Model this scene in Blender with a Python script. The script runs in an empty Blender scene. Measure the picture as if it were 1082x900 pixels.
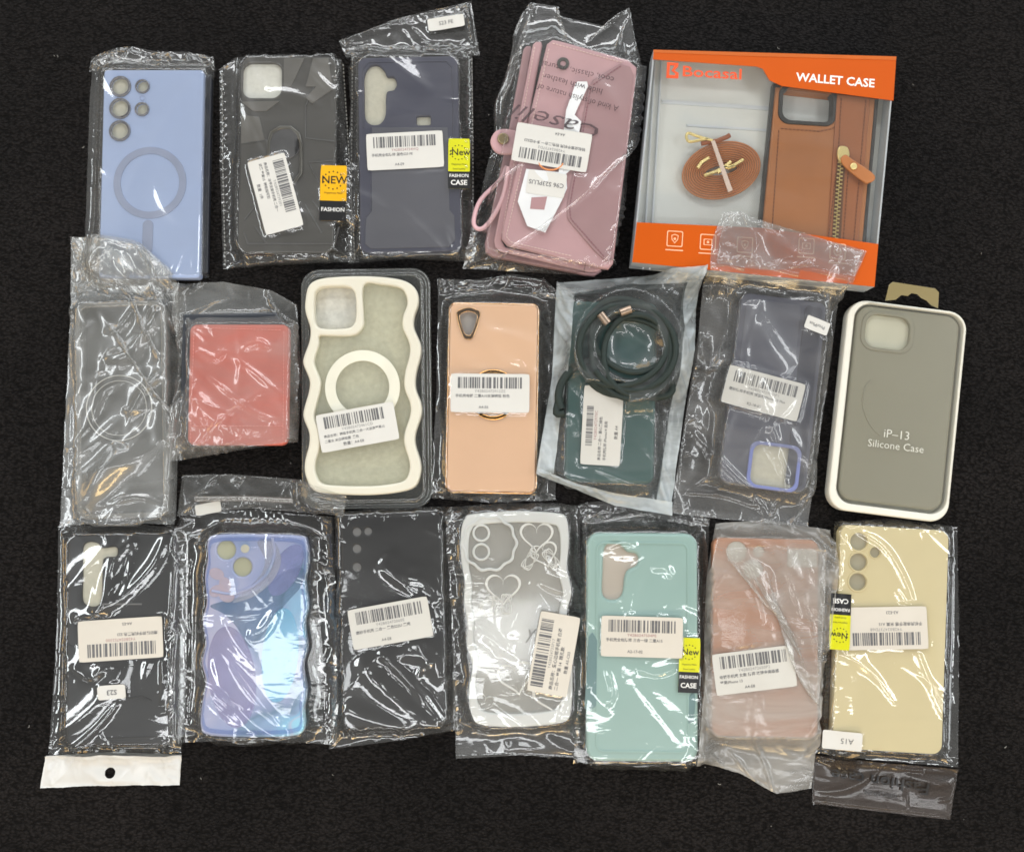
import bpy, math, random
import numpy as np
from mathutils import Matrix, Vector

# ------------------------------------------------------------------ scene, camera
S = bpy.context.scene
COL = S.collection
PW, PH = 1082.0, 900.0
FPX, TILT, DIST = 1020.0, math.radians(3.5), 0.725
cam_d = bpy.data.cameras.new('camera'); cam = bpy.data.objects.new('camera', cam_d); COL.objects.link(cam)
cam_d.sensor_width = 36.0; cam_d.lens = FPX / PW * 36.0; cam_d.clip_start = 0.02; cam_d.clip_end = 100
CAM = np.array([0.0, -DIST * math.sin(TILT), DIST * math.cos(TILT)])
cam.location = CAM; cam.rotation_euler = (TILT, 0, 0)
S.camera = cam
_rx = np.array([1.0, 0, 0]); _uy = np.array([0, math.cos(TILT), math.sin(TILT)]); _bz = np.array([0, -math.sin(TILT), math.cos(TILT)])

def P(px, py, z=0.0):
    """point of the photograph -> point of the table at height z"""
    d = _rx * ((px - PW / 2) / FPX) - _uy * ((py - PH / 2) / FPX) - _bz
    t = (z - CAM[2]) / d[2]
    q = CAM + d * t
    return np.array([q[0], q[1], z])

# ------------------------------------------------------------------ materials
def _new(name):
    m = bpy.data.materials.new(name); m.use_nodes = True
    nt = m.node_tree; nt.nodes.clear()
    out = nt.nodes.new('ShaderNodeOutputMaterial')
    return m, nt, out
def srgb(r, g, b):
    f = lambda c: (c / 255) / 12.92 if c / 255 <= 0.04045 else ((c / 255 + 0.055) / 1.055) ** 2.4
    return (f(r), f(g), f(b), 1)
def N(nt, t, **kw):
    n = nt.nodes.new(t)
    for k, v in kw.items():
        if k in n.inputs: n.inputs[k].default_value = v
        else: setattr(n, k, v)
    return n
def L(nt, a, b): nt.links.new(a, b)

def plastic(name, col, rough=0.45, metal=0.0, spec=0.5, var=0.06, vscale=40.0, bump=0.0, bscale=900.0, coat=0.0, alpha=1.0, trans=0.0, sheen=0.0, bdist=0.0003):
    m, nt, out = _new(name)
    p = N(nt, 'ShaderNodeBsdfPrincipled'); p.inputs['Roughness'].default_value = rough
    p.inputs['Metallic'].default_value = metal; p.inputs['Specular IOR Level'].default_value = spec
    p.inputs['Coat Weight'].default_value = coat; p.inputs['Coat Roughness'].default_value = 0.08
    p.inputs['Alpha'].default_value = alpha; p.inputs['Transmission Weight'].default_value = trans
    p.inputs['Sheen Weight'].default_value = sheen
    tc = N(nt, 'ShaderNodeTexCoord')
    nz = N(nt, 'ShaderNodeTexNoise', Scale=vscale, Detail=5.0)
    L(nt, tc.outputs['Object'], nz.inputs['Vector'])
    mr = N(nt, 'ShaderNodeMapRange'); mr.inputs['From Min'].default_value = 0.3; mr.inputs['From Max'].default_value = 0.7
    mr.inputs['To Min'].default_value = 1 - var; mr.inputs['To Max'].default_value = 1 + var
    L(nt, nz.outputs['Fac'], mr.inputs['Value'])
    mx = N(nt, 'ShaderNodeVectorMath', operation='SCALE'); mx.inputs[0].default_value = col[:3]
    L(nt, mr.outputs['Result'], mx.inputs['Scale']); L(nt, mx.outputs['Vector'], p.inputs['Base Color'])
    if bump > 0:
        nb = N(nt, 'ShaderNodeTexNoise', Scale=bscale, Detail=3.0); L(nt, tc.outputs['Object'], nb.inputs['Vector'])
        b = N(nt, 'ShaderNodeBump', Strength=bump, Distance=bdist); L(nt, nb.outputs['Fac'], b.inputs['Height'])
        L(nt, b.outputs['Normal'], p.inputs['Normal'])
    L(nt, p.outputs['BSDF'], out.inputs['Surface'])
    return m

def skin(nt, gain, normal=None):
    """mirror share of a thin clear skin, the same from both sides"""
    lw = N(nt, 'ShaderNodeLayerWeight', Blend=0.5)
    if normal is not None: L(nt, normal, lw.inputs['Normal'])
    pw = N(nt, 'ShaderNodeMath', operation='POWER'); pw.inputs[1].default_value = 4.5; L(nt, lw.outputs['Facing'], pw.inputs[0])
    g = N(nt, 'ShaderNodeMath', operation='MULTIPLY_ADD', use_clamp=True); g.inputs[1].default_value = 0.75; g.inputs[2].default_value = 0.045 * gain
    L(nt, pw.outputs[0], g.inputs[0]); return g

def film(name, haze=0.03, hazecol=(0.75, 0.75, 0.72, 1), rough=0.06, gain=1.7, tint=(0.97, 0.97, 0.96, 1), bump=0.15, bscale=160.0, soft=0.5):
    """thin clear packaging film: mirror-like skin over a see-through sheet, a little milky"""
    m, nt, out = _new(name)
    tc = N(nt, 'ShaderNodeTexCoord')
    mp = N(nt, 'ShaderNodeMapping'); mp.inputs['Rotation'].default_value = (0, 0, math.radians(50)); mp.inputs['Scale'].default_value = (0.32, 1.0, 1.0); L(nt, tc.outputs['Object'], mp.inputs['Vector'])
    nb = N(nt, 'ShaderNodeTexNoise', Scale=bscale, Detail=2.0, Distortion=0.5); L(nt, mp.outputs[0], nb.inputs['Vector'])
    b = N(nt, 'ShaderNodeBump', Strength=bump, Distance=0.001); L(nt, nb.outputs['Fac'], b.inputs['Height'])
    g = skin(nt, gain, b.outputs['Normal'])
    tr = N(nt, 'ShaderNodeBsdfTransparent'); tr.inputs['Color'].default_value = tint
    gs = N(nt, 'ShaderNodeBsdfGlossy', Roughness=rough); L(nt, b.outputs['Normal'], gs.inputs['Normal'])
    gb = N(nt, 'ShaderNodeBsdfGlossy', Roughness=0.34); L(nt, b.outputs['Normal'], gb.inputs['Normal'])
    gl = N(nt, 'ShaderNodeMixShader', Fac=soft); L(nt, gs.outputs[0], gl.inputs[1]); L(nt, gb.outputs[0], gl.inputs[2])
    df = N(nt, 'ShaderNodeBsdfDiffuse', Color=hazecol)
    tl = N(nt, 'ShaderNodeBsdfTranslucent', Color=hazecol)
    hz = N(nt, 'ShaderNodeMixShader', Fac=0.35); L(nt, df.outputs[0], hz.inputs[1]); L(nt, tl.outputs[0], hz.inputs[2])
    nh = N(nt, 'ShaderNodeTexNoise', Scale=34.0, Detail=5.0, Roughness=0.55, Distortion=0.6); L(nt, mp.outputs[0], nh.inputs['Vector'])
    mr = N(nt, 'ShaderNodeMapRange'); mr.inputs['From Min'].default_value = 0.35; mr.inputs['From Max'].default_value = 0.7
    mr.inputs['To Min'].default_value = haze * 0.35; mr.inputs['To Max'].default_value = haze * 1.9  # streaks in the haze paint a soft sheen over the film's own milkiness
    L(nt, nh.outputs['Fac'], mr.inputs['Value'])
    m1 = N(nt, 'ShaderNodeMixShader'); L(nt, mr.outputs['Result'], m1.inputs['Fac']); L(nt, tr.outputs[0], m1.inputs[1]); L(nt, hz.outputs[0], m1.inputs[2])
    m2 = N(nt, 'ShaderNodeMixShader'); L(nt, g.outputs[0], m2.inputs['Fac']); L(nt, m1.outputs[0], m2.inputs[1]); L(nt, gl.outputs[0], m2.inputs[2])
    L(nt, m2.outputs[0], out.inputs['Surface'])
    return m

def clear_plastic(name, col, body=0.5, rough=0.1, gain=1.4, bump=0.0, bscale=300):
    """clear moulded plastic: 'body' is how much of the colour hides what lies behind"""
    m, nt, out = _new(name)
    tc = N(nt, 'ShaderNodeTexCoord')
    g = skin(nt, gain)
    tr = N(nt, 'ShaderNodeBsdfTransparent')
    tr.inputs['Color'].default_value = tuple(0.55 + 0.45 * min(1, c * 1.3) for c in col[:3]) + (1,)
    df = N(nt, 'ShaderNodeBsdfDiffuse', Color=col); gl = N(nt, 'ShaderNodeBsdfGlossy', Roughness=rough)
    if bump:
        nb = N(nt, 'ShaderNodeTexNoise', Scale=bscale, Detail=3.0); L(nt, tc.outputs['Object'], nb.inputs['Vector'])
        b = N(nt, 'ShaderNodeBump', Strength=bump, Distance=0.0006); L(nt, nb.outputs['Fac'], b.inputs['Height']); L(nt, b.outputs['Normal'], gl.inputs['Normal'])
    m1 = N(nt, 'ShaderNodeMixShader', Fac=body); L(nt, tr.outputs[0], m1.inputs[1]); L(nt, df.outputs[0], m1.inputs[2])
    m2 = N(nt, 'ShaderNodeMixShader'); L(nt, g.outputs[0], m2.inputs['Fac']); L(nt, m1.outputs[0], m2.inputs[1]); L(nt, gl.outputs[0], m2.inputs[2])
    L(nt, m2.outputs[0], out.inputs['Surface'])
    return m

def holo(name):
    """laser-patterned foil: overlapping petals printed in violet, blue and cyan"""
    m, nt, out = _new(name)
    p = N(nt, 'ShaderNodeBsdfPrincipled', Roughness=0.3, Metallic=0.12); p.inputs['Coat Weight'].default_value = 0.6; p.inputs['Coat Roughness'].default_value = 0.05
    tc = N(nt, 'ShaderNodeTexCoord')
    w = N(nt, 'ShaderNodeTexNoise', Scale=16.0, Detail=2.0, Distortion=1.2); L(nt, tc.outputs['Object'], w.inputs['Vector'])
    v = N(nt, 'ShaderNodeTexVoronoi', Scale=26.0, feature='SMOOTH_F1'); v.inputs['Smoothness'].default_value = 0.25
    ad = N(nt, 'ShaderNodeVectorMath', operation='MULTIPLY_ADD'); ad.inputs[1].default_value = (0.03, 0.03, 0.03)
    L(nt, w.outputs['Color'], ad.inputs[0]); L(nt, tc.outputs['Object'], ad.inputs[2]); L(nt, ad.outputs[0], v.inputs['Vector'])
    # colour runs across the foil: violet to the upper left, cyan at the lower right
    sep = N(nt, 'ShaderNodeSeparateXYZ'); L(nt, tc.outputs['Object'], sep.inputs[0])
    gx = N(nt, 'ShaderNodeMath', operation='MULTIPLY'); gx.inputs[1].default_value = 6.0; L(nt, sep.outputs['X'], gx.inputs[0])
    gy = N(nt, 'ShaderNodeMath', operation='MULTIPLY_ADD'); gy.inputs[1].default_value = -1.2; L(nt, sep.outputs['Y'], gy.inputs[0]); L(nt, gx.outputs[0], gy.inputs[2])
    sv = N(nt, 'ShaderNodeSeparateColor'); L(nt, v.outputs['Color'], sv.inputs[0])
    a1 = N(nt, 'ShaderNodeMath', operation='MULTIPLY_ADD'); a1.inputs[1].default_value = 0.36; L(nt, sv.outputs[0], a1.inputs[0]); L(nt, gy.outputs[0], a1.inputs[2])
    a2 = N(nt, 'ShaderNodeMath', operation='MULTIPLY_ADD'); a2.inputs[1].default_value = 0.55; L(nt, w.outputs['Fac'], a2.inputs[0]); L(nt, a1.outputs[0], a2.inputs[2])
    cr = N(nt, 'ShaderNodeValToRGB'); L(nt, a2.outputs[0], cr.inputs[0])
    e = cr.color_ramp.elements
    e[0].position = 0.05; e[0].color = srgb(206, 192, 208)
    e[1].position = 0.95; e[1].color = srgb(150, 225, 250)
    for pos, c in ((0.24, (180, 182, 212)), (0.38, (160, 170, 208)), (0.47, (150, 164, 204)), (0.53, (112, 142, 172)), (0.60, (144, 172, 210)), (0.74, (140, 198, 232)), (0.86, (180, 196, 224))):
        x = e.new(pos); x.color = srgb(*c)
    L(nt, cr.outputs[0], p.inputs['Base Color'])
    d = N(nt, 'ShaderNodeBump', Strength=0.35, Distance=0.002); L(nt, v.outputs['Distance'], d.inputs['Height']); L(nt, d.outputs['Normal'], p.inputs['Normal'])
    L(nt, p.outputs[0], out.inputs['Surface'])
    return m

def mat_carpet():
    m, nt, out = _new('black_woven_mat')
    p = N(nt, 'ShaderNodeBsdfPrincipled', Roughness=0.85); p.inputs['Specular IOR Level'].default_value = 0.10
    tc = N(nt, 'ShaderNodeTexCoord')
    wn = N(nt, 'ShaderNodeTexNoise', Scale=110.0, Detail=4.0); L(nt, tc.outputs['Object'], wn.inputs['Vector'])
    ad = N(nt, 'ShaderNodeVectorMath', operation='MULTIPLY_ADD'); ad.inputs[1].default_value = (0.005, 0.005, 0)
    L(nt, wn.outputs['Color'], ad.inputs[0]); L(nt, tc.outputs['Object'], ad.inputs[2])
    mp = N(nt, 'ShaderNodeMapping'); mp.inputs['Scale'].default_value = (360, 640, 360); L(nt, ad.outputs[0], mp.inputs['Vector'])
    v = N(nt, 'ShaderNodeTexVoronoi', Scale=1.0, feature='F1'); L(nt, mp.outputs[0], v.inputs['Vector'])
    n2 = N(nt, 'ShaderNodeTexNoise', Scale=900.0, Detail=4.0); L(nt, tc.outputs['Object'], n2.inputs['Vector'])
    hs = N(nt, 'ShaderNodeMath', operation='MULTIPLY_ADD'); hs.inputs[1].default_value = -1.0; L(nt, v.outputs['Distance'], hs.inputs[0]); L(nt, n2.outputs['Fac'], hs.inputs[2])
    b = N(nt, 'ShaderNodeBump', Strength=1.0, Distance=0.0018); L(nt, hs.outputs[0], b.inputs['Height']); L(nt, b.outputs['Normal'], p.inputs['Normal'])
    n3 = N(nt, 'ShaderNodeTexNoise', Scale=9.0, Detail=4.0); L(nt, tc.outputs['Object'], n3.inputs['Vector'])
    cr = N(nt, 'ShaderNodeValToRGB'); cr.color_ramp.elements[0].position = 0.3; cr.color_ramp.elements[1].position = 0.7
    cr.color_ramp.elements[0].color = (0.0085, 0.0078, 0.0079, 1); cr.color_ramp.elements[1].color = (0.0155, 0.0136, 0.0132, 1)
    L(nt, n3.outputs['Fac'], cr.inputs[0])
    # yarn tops are coloured paler than the gaps between them
    m3 = N(nt, 'ShaderNodeMapRange'); m3.inputs['From Min'].default_value = 0.1; m3.inputs['From Max'].default_value = 0.75; m3.inputs['To Min'].default_value = 1.7; m3.inputs['To Max'].default_value = 0.35
    L(nt, v.outputs['Distance'], m3.inputs['Value'])
    sc = N(nt, 'ShaderNodeVectorMath', operation='SCALE'); L(nt, cr.outputs[0], sc.inputs[0]); L(nt, m3.outputs[0], sc.inputs['Scale'])
    L(nt, sc.outputs[0], p.inputs['Base Color'])
    L(nt, p.outputs[0], out.inputs['Surface'])
    return m

M = {}
M['paper'] = plastic('label_paper', (0.64, 0.63, 0.595, 1), 0.55, var=0.03)
M['paper_warm'] = plastic('label_paper_warm', (0.61, 0.57, 0.50, 1), 0.55, var=0.03)
M['paper_grey'] = plastic('label_paper_grey', (0.57, 0.56, 0.52, 1), 0.55, var=0.03)
M['ink'] = plastic('label_ink', (0.13, 0.13, 0.135, 1), 0.6, var=0.2, vscale=400)
M['ink_red'] = plastic('label_ink_red', (0.35, 0.16, 0.16, 1), 0.6)
M['ink_pale'] = plastic('label_ink_pale', (0.22, 0.22, 0.22, 1), 0.6)
M['yellow'] = plastic('tag_yellow', srgb(205, 205, 10), 0.35, var=0.04)
M['amber'] = plastic('tag_amber', srgb(228, 172, 8), 0.35, var=0.04)
M['tagblack'] = plastic('tag_black', (0.012, 0.012, 0.013, 1), 0.35)
M['white'] = plastic('white_print', (0.78, 0.78, 0.76, 1), 0.5)
M['foam'] = plastic('white_foam', (0.66, 0.66, 0.60, 1), 0.9, var=0.06, vscale=300, bump=0.5, bscale=700)
M['foam_cream'] = plastic('cream_foam', (0.55, 0.53, 0.43, 1), 0.9, var=0.06, vscale=300, bump=0.4, bscale=700)
M['gold'] = plastic('gold_metal', (0.78, 0.50, 0.16, 1), 0.2, metal=1.0)
M['goldpale'] = plastic('pale_gold_metal', (0.85, 0.70, 0.32, 1), 0.36, metal=0.8)
M['rosegold'] = plastic('rose_gold_rim', (0.70, 0.45, 0.24, 1), 0.14, metal=1.0)
M['steel'] = plastic('steel', (0.45, 0.45, 0.45, 1), 0.25, metal=1.0)
M['opp_gloss'] = film('glossy_clear_film', haze=0.018, rough=0.06, gain=3.0, soft=0.2, tint=(0.985, 0.985, 0.98, 1))
M['opp'] = film('clear_film', haze=0.024, soft=0.36, rough=0.06, gain=2.7, tint=(0.985, 0.985, 0.98, 1))
M['opp_soft'] = film('limp_clear_film', haze=0.05, rough=0.09, gain=2.0, bump=0.2)
M['pe'] = film('milky_film', haze=0.36, hazecol=(0.62, 0.60, 0.56, 1), rough=0.13, gain=1.7, bump=0.25)
M['pe_red'] = film('greyish_film', haze=0.15, hazecol=(0.6, 0.6, 0.58, 1), rough=0.10, gain=2.0, bump=0.25)
M['pe_navy'] = film('crumpled_grey_film', haze=0.12, hazecol=(0.62, 0.62, 0.62, 1), rough=0.09, gain=2.1, bump=0.2)
M['frost'] = film('frosted_zip_film', haze=0.55, hazecol=(0.70, 0.76, 0.78, 1), rough=0.22, gain=1.3, bump=0.15)
M['brownfilm'] = film('brown_tinted_film', haze=0.5, hazecol=(0.085, 0.068, 0.058, 1), rough=0.09, gain=1.2, tint=(0.8, 0.74, 0.7, 1))
M['whitefilm'] = plastic('white_header_film', (0.66, 0.66, 0.64, 1), 0.25, var=0.05, bump=0.15, bscale=120)

# ------------------------------------------------------------------ mesh helpers
def link(name, mesh, parent=None):
    o = bpy.data.objects.new(name, mesh); COL.objects.link(o)
    if parent is not None: o.parent = parent
    return o
def finish(me, mats, smooth=True, ang=40):
    for m in (mats if isinstance(mats, (list, tuple)) else [mats]): me.materials.append(m)
    if smooth:
        me.polygons.foreach_set('use_smooth', [True] * len(me.polygons))
        me.set_sharp_from_angle(angle=math.radians(ang))
    me.update()
    return me
def raw(me):
    n = len(me.vertices); v = np.empty(n * 3, np.float32); me.vertices.foreach_get('co', v)
    return v.reshape(-1, 3).astype(float), [tuple(p.vertices) for p in me.polygons]
def plate(loops, z0, z1, bevel=0.0, res=2):
    """flat plate from an outline (first loop) and its holes, rounded by bevel, from z0 to z1"""
    c = bpy.data.curves.new('tmp', 'CURVE'); c.dimensions = '2D'; c.fill_mode = 'BOTH'
    hh = (z1 - z0) / 2; bevel = min(bevel, hh * 0.95)
    c.extrude = hh - bevel; c.bevel_depth = bevel; c.bevel_resolution = res; c.offset = -bevel
    for lp in loops:
        s = c.splines.new('POLY'); s.points.add(len(lp) - 1); s.use_cyclic_u = True
        for p, q in zip(s.points, lp): p.co = (q[0], q[1], 0, 1)
    o = bpy.data.objects.new('tmp', c); me = bpy.data.meshes.new_from_object(o)
    bpy.data.objects.remove(o); bpy.data.curves.remove(c)
    v, f = raw(me); bpy.data.meshes.remove(me); v[:, 2] += (z0 + z1) / 2
    return v, f
def tube(pts, r, cyclic=False, res=3, flat=None):
    c = bpy.data.curves.new('tmp', 'CURVE'); c.dimensions = '3D'; c.bevel_depth = r; c.bevel_resolution = res; c.use_fill_caps = True
    s = c.splines.new('POLY'); s.points.add(len(pts) - 1); s.use_cyclic_u = cyclic
    for p, q in zip(s.points, pts): p.co = (q[0], q[1], q[2], 1)
    o = bpy.data.objects.new('tmp', c); me = bpy.data.meshes.new_from_object(o)
    bpy.data.objects.remove(o); bpy.data.curves.remove(c)
    v, f = raw(me); bpy.data.meshes.remove(me)
    if flat: v[:, 2] = flat[0] + (v[:, 2] - flat[0]) * flat[1]
    return v, f
def text(body, size, bold=0.0, align='CENTER', shear=0.0, space=1.0):
    c = bpy.data.curves.new('tmp', 'FONT'); c.body = body; c.size = size; c.align_x = align; c.align_y = 'CENTER'
    c.resolution_u = 2; c.offset = bold * size; c.shear = shear; c.space_character = space
    o = bpy.data.objects.new('tmp', c); me = bpy.data.meshes.new_from_object(o)
    bpy.data.objects.remove(o); bpy.data.curves.remove(c)
    r = raw(me); bpy.data.meshes.remove(me); return r
def xf(vf, dx=0, dy=0, dz=0, rot=0, sx=1, sy=1):
    v, f = vf; v = v.copy(); v[:, 0] *= sx; v[:, 1] *= sy
    c, s = math.cos(rot), math.sin(rot); x = v[:, 0] * c - v[:, 1] * s; y = v[:, 0] * s + v[:, 1] * c
    return np.stack([x + dx, y + dy, v[:, 2] + dz], 1), f
def quad(x0, y0, x1, y1, z): return np.array([(x0, y0, z), (x1, y0, z), (x1, y1, z), (x0, y1, z)], float), [(0, 1, 2, 3)]
class MB:
    def __init__(s): s.v = []; s.f = []; s.m = []; s.n = 0
    def add(s, vf, mi=0):
        v, f = vf
        if len(v) == 0: return s
        s.v.append(v); s.f += [tuple(i + s.n for i in q) for q in f]; s.m += [mi] * len(f); s.n += len(v); return s
    def build(s, name, mats, parent=None, smooth=True, ang=40):
        me = bpy.data.meshes.new(name)
        me.from_pydata(np.concatenate(s.v).tolist(), [], s.f); 
        me.polygons.foreach_set('material_index', s.m)
        finish(me, mats, smooth, ang)
        return link(name, me, parent)
def rrect(x0, y0, x1, y1, r, n=7):
    r = min(r, (x1 - x0) / 2 * .99, (y1 - y0) / 2 * .99); o = []
    for cx, cy, a in ((x1 - r, y1 - r, 0), (x0 + r, y1 - r, 90), (x0 + r, y0 + r, 180), (x1 - r, y0 + r, 270)):
        for k in range(n + 1):
            t = math.radians(a + 90 * k / n); o.append((cx + r * math.cos(t), cy + r * math.sin(t)))
    return o
def circle(cx, cy, r, n=40, ry=None): return [(cx + r * math.cos(2 * math.pi * k / n), cy + (ry or r) * math.sin(2 * math.pi * k / n)) for k in range(n)]
def spline(pts, n=6, closed=True):
    P_ = [np.array(p, float) for p in pts]; o = []; m = len(P_)
    for i in range(m if closed else m - 1):
        if closed: a, b, c, d = P_[i - 1], P_[i], P_[(i + 1) % m], P_[(i + 2) % m]
        else: a, b, c, d = P_[max(i - 1, 0)], P_[i], P_[i + 1], P_[min(i + 2, m - 1)]
        for k in range(n):
            t = k / n
            o.append(tuple(0.5 * (2 * b + (c - a) * t + (2 * a - 5 * b + 4 * c - d) * t * t + (3 * b - a - 3 * c + d) * t ** 3)))
    if not closed: o.append(tuple(P_[-1]))
    return o
def ccw(lp):
    a = sum(lp[i - 1][0] * lp[i][1] - lp[i][0] * lp[i - 1][1] for i in range(len(lp)))
    return lp if a > 0 else lp[::-1]

# ------------------------------------------------------------------ height of everything laid down so far (for films to lie on)
HX0, HY0, HR = -0.50, -0.42, 0.001
HM = np.zeros((860, 1000))
def inside(poly, X, Y):
    r = np.zeros(X.shape, bool); n = len(poly)
    for i in range(n):
        x0, y0 = poly[i - 1][:2]; x1, y1 = poly[i][:2]
        if y0 == y1: continue
        c = ((y0 > Y) != (y1 > Y)) & (X < (x1 - x0) * (Y - y0) / (y1 - y0) + x0); r ^= c
    return r
def hm_poly(poly, z):
    p = np.array([q[:2] for q in poly]); i0 = int((p[:, 0].min() - HX0) / HR) - 1; i1 = int((p[:, 0].max() - HX0) / HR) + 2
    j0 = int((p[:, 1].min() - HY0) / HR) - 1; j1 = int((p[:, 1].max() - HY0) / HR) + 2
    i0, j0 = max(i0, 0), max(j0, 0); i1, j1 = min(i1, 1000), min(j1, 860)
    X, Y = np.meshgrid(HX0 + HR * np.arange(i0, i1), HY0 + HR * np.arange(j0, j1))
    k = inside([tuple(q) for q in p], X, Y); sub = HM[j0:j1, i0:i1]; sub[k] = np.maximum(sub[k], z)
def hm_get(H, x, y):
    u = np.clip((x - HX0) / HR, 0, 997.9); v = np.clip((y - HY0) / HR, 0, 857.9); i = u.astype(int); j = v.astype(int); a = u - i; b = v - j
    return (H[j, i] * (1 - a) + H[j, i + 1] * a) * (1 - b) + (H[j + 1, i] * (1 - a) + H[j + 1, i + 1] * a) * b
def dilate(H, n):
    for _ in range(n):
        A = H.copy(); A[1:] = np.maximum(A[1:], H[:-1]); A[:-1] = np.maximum(A[:-1], H[1:]); A[:, 1:] = np.maximum(A[:, 1:], H[:, :-1]); A[:, :-1] = np.maximum(A[:, :-1], H[:, 1:]); H = A
    return H
def blur(A, n):
    for _ in range(n):
        B = np.pad(A, 1, mode='edge'); A = (B[1:-1, 1:-1] * 4 + (B[:-2, 1:-1] + B[2:, 1:-1] + B[1:-1, :-2] + B[1:-1, 2:]) * 2 + B[:-2, :-2] + B[2:, 2:] + B[:-2, 2:] + B[2:, :-2]) / 16
    return A
def up2(A, ny, nx):
    """bilinear resample of a grid (h,w[,k])"""
    h, w = A.shape[:2]; u = np.linspace(0, w - 1.0001, nx); v = np.linspace(0, h - 1.0001, ny)
    i = u.astype(int); j = v.astype(int); a = (u - i); b = (v - j)
    if A.ndim == 3: a = a[None, :, None]; b = b[:, None, None]
    else: a = a[None, :]; b = b[:, None]
    t = A[j][:, i] * (1 - a) + A[j][:, i + 1] * a; q = A[j + 1][:, i] * (1 - a) + A[j + 1][:, i + 1] * a
    return t * (1 - b) + q * b
def smooth_noise(rng, ny, nx, cy, cx):
    a = rng.standard_normal((max(3, cy) + 1, max(3, cx) + 1)); return blur(up2(a, ny, nx), 3)

# ------------------------------------------------------------------ film that really buckles: a small cloth solver
def resample(pl, n):
    pl = np.array(pl, float); d = np.r_[0, np.cumsum(np.linalg.norm(np.diff(pl, axis=0), axis=1))]; t = np.linspace(0, d[-1], n)
    return np.stack([np.interp(t, d, pl[:, k]) for k in range(pl.shape[1])], 1)
def coons(T, R, B, Lf, ny, nx):
    T = resample(T, nx); B = resample(B, nx); R = resample(R, ny); Lf = resample(Lf, ny)
    u = np.linspace(0, 1, nx)[None, :, None]; v = np.linspace(0, 1, ny)[:, None, None]
    return ((1 - v) * T[None] + v * B[None] + (1 - u) * Lf[:, None] + u * R[:, None]
            - ((1 - u) * (1 - v) * T[0] + u * (1 - v) * T[-1] + (1 - u) * v * B[0] + u * v * B[-1]))
def solve(X, fl, ex, ey, iters, bend, grav, rest=None, seed=0):
    """X (ny,nx,3) start, fl floor sampler, ex/ey extra length; borders stay pinned"""
    d = lambda a, b: np.linalg.norm(a - b, axis=-1)
    if rest is None: rest = X
    h = d(rest[:, 1:], rest[:, :-1]) * (1 + (ex[:, 1:] + ex[:, :-1]) / 2); v = d(rest[1:], rest[:-1]) * (1 + (ey[1:] + ey[:-1]) / 2)
    hx = (h[1:] + h[:-1]) / 2; vx = (v[:, 1:] + v[:, :-1]) / 2; dg = np.sqrt(hx ** 2 + vx ** 2)
    h2 = h[:, 1:] + h[:, :-1]; v2 = v[1:] + v[:-1]
    X = X.copy(); V = np.zeros_like(X); W = np.ones(X.shape[:2] + (1,)); W[0] = W[-1] = 0; W[:, 0] = W[:, -1] = 0
    def proj(A, B, WA, WB, r, k, only_short=False):
        D = B - A; ln = np.linalg.norm(D, axis=-1) + 1e-9; C = (ln - r)
        if only_short: C = np.minimum(C, 0)
        g = (k * C / ln)[..., None] * D / np.maximum(WA + WB, 1e-6)
        A += g * WA; B -= g * WB
    ny, nx = X.shape[:2]
    for it in range(iters):
        Xp = X.copy(); V *= 0.93; V[..., 2] -= grav; X += V * W
        for s in (0, 1):
            for o in (0, 1):
                n = (nx - o) // 2 * 2 + o
                A = X[:, o:n:2]; B = X[:, o + 1:n:2]; k = min(A.shape[1], B.shape[1]); proj(A[:, :k], B[:, :k], W[:, o:n:2][:, :k], W[:, o + 1:n:2][:, :k], h[:, o::2][:, :k], 0.9)
                n = (ny - o) // 2 * 2 + o
                A = X[o:n:2]; B = X[o + 1:n:2]; k = min(len(A), len(B)); proj(A[:k], B[:k], W[o:n:2][:k], W[o + 1:n:2][:k], v[o::2][:k], 0.9)
        for o in (0, 1):
            sl = slice(o, ny - 1, 2)
            sl1 = slice(o + 1, ny, 2)
            for p in (0, 1):
                c0 = slice(p, nx - 1, 2); c1 = slice(p + 1, nx, 2)
                A = X[sl, c0]; B = X[sl1, c1]; proj(A, B, W[sl, c0], W[sl1, c1], dg[sl, c0], 0.5)
                A = X[sl, c1]; B = X[sl1, c0]; proj(A, B, W[sl, c1], W[sl1, c0], dg[sl, c0], 0.5)
        if bend > 0:
            for o in range(4):
                A = X[:, o:-2:4]; B = X[:, o + 2::4]; k = min(A.shape[1], B.shape[1]); proj(A[:, :k], B[:, :k], W[:, o:-2:4][:, :k], W[:, o + 2::4][:, :k], h2[:, o::4][:, :k] * 0.995, bend, True)
                A = X[o:-2:4]; B = X[o + 2::4]; k = min(len(A), len(B)); proj(A[:k], B[:k], W[o:-2:4][:k], W[o + 2::4][:k], v2[o::4][:k] * 0.995, bend, True)
        f = fl(X[..., 0], X[..., 1]); lo = X[..., 2] < f
        X[..., 2] = np.where(lo & (W[..., 0] > 0), f, X[..., 2])
        V = X - Xp; V[lo] *= 0.3
        ln = np.linalg.norm(V, axis=-1, keepdims=True); V *= np.minimum(1, 0.0012 / (ln + 1e-9))
    return X

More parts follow.
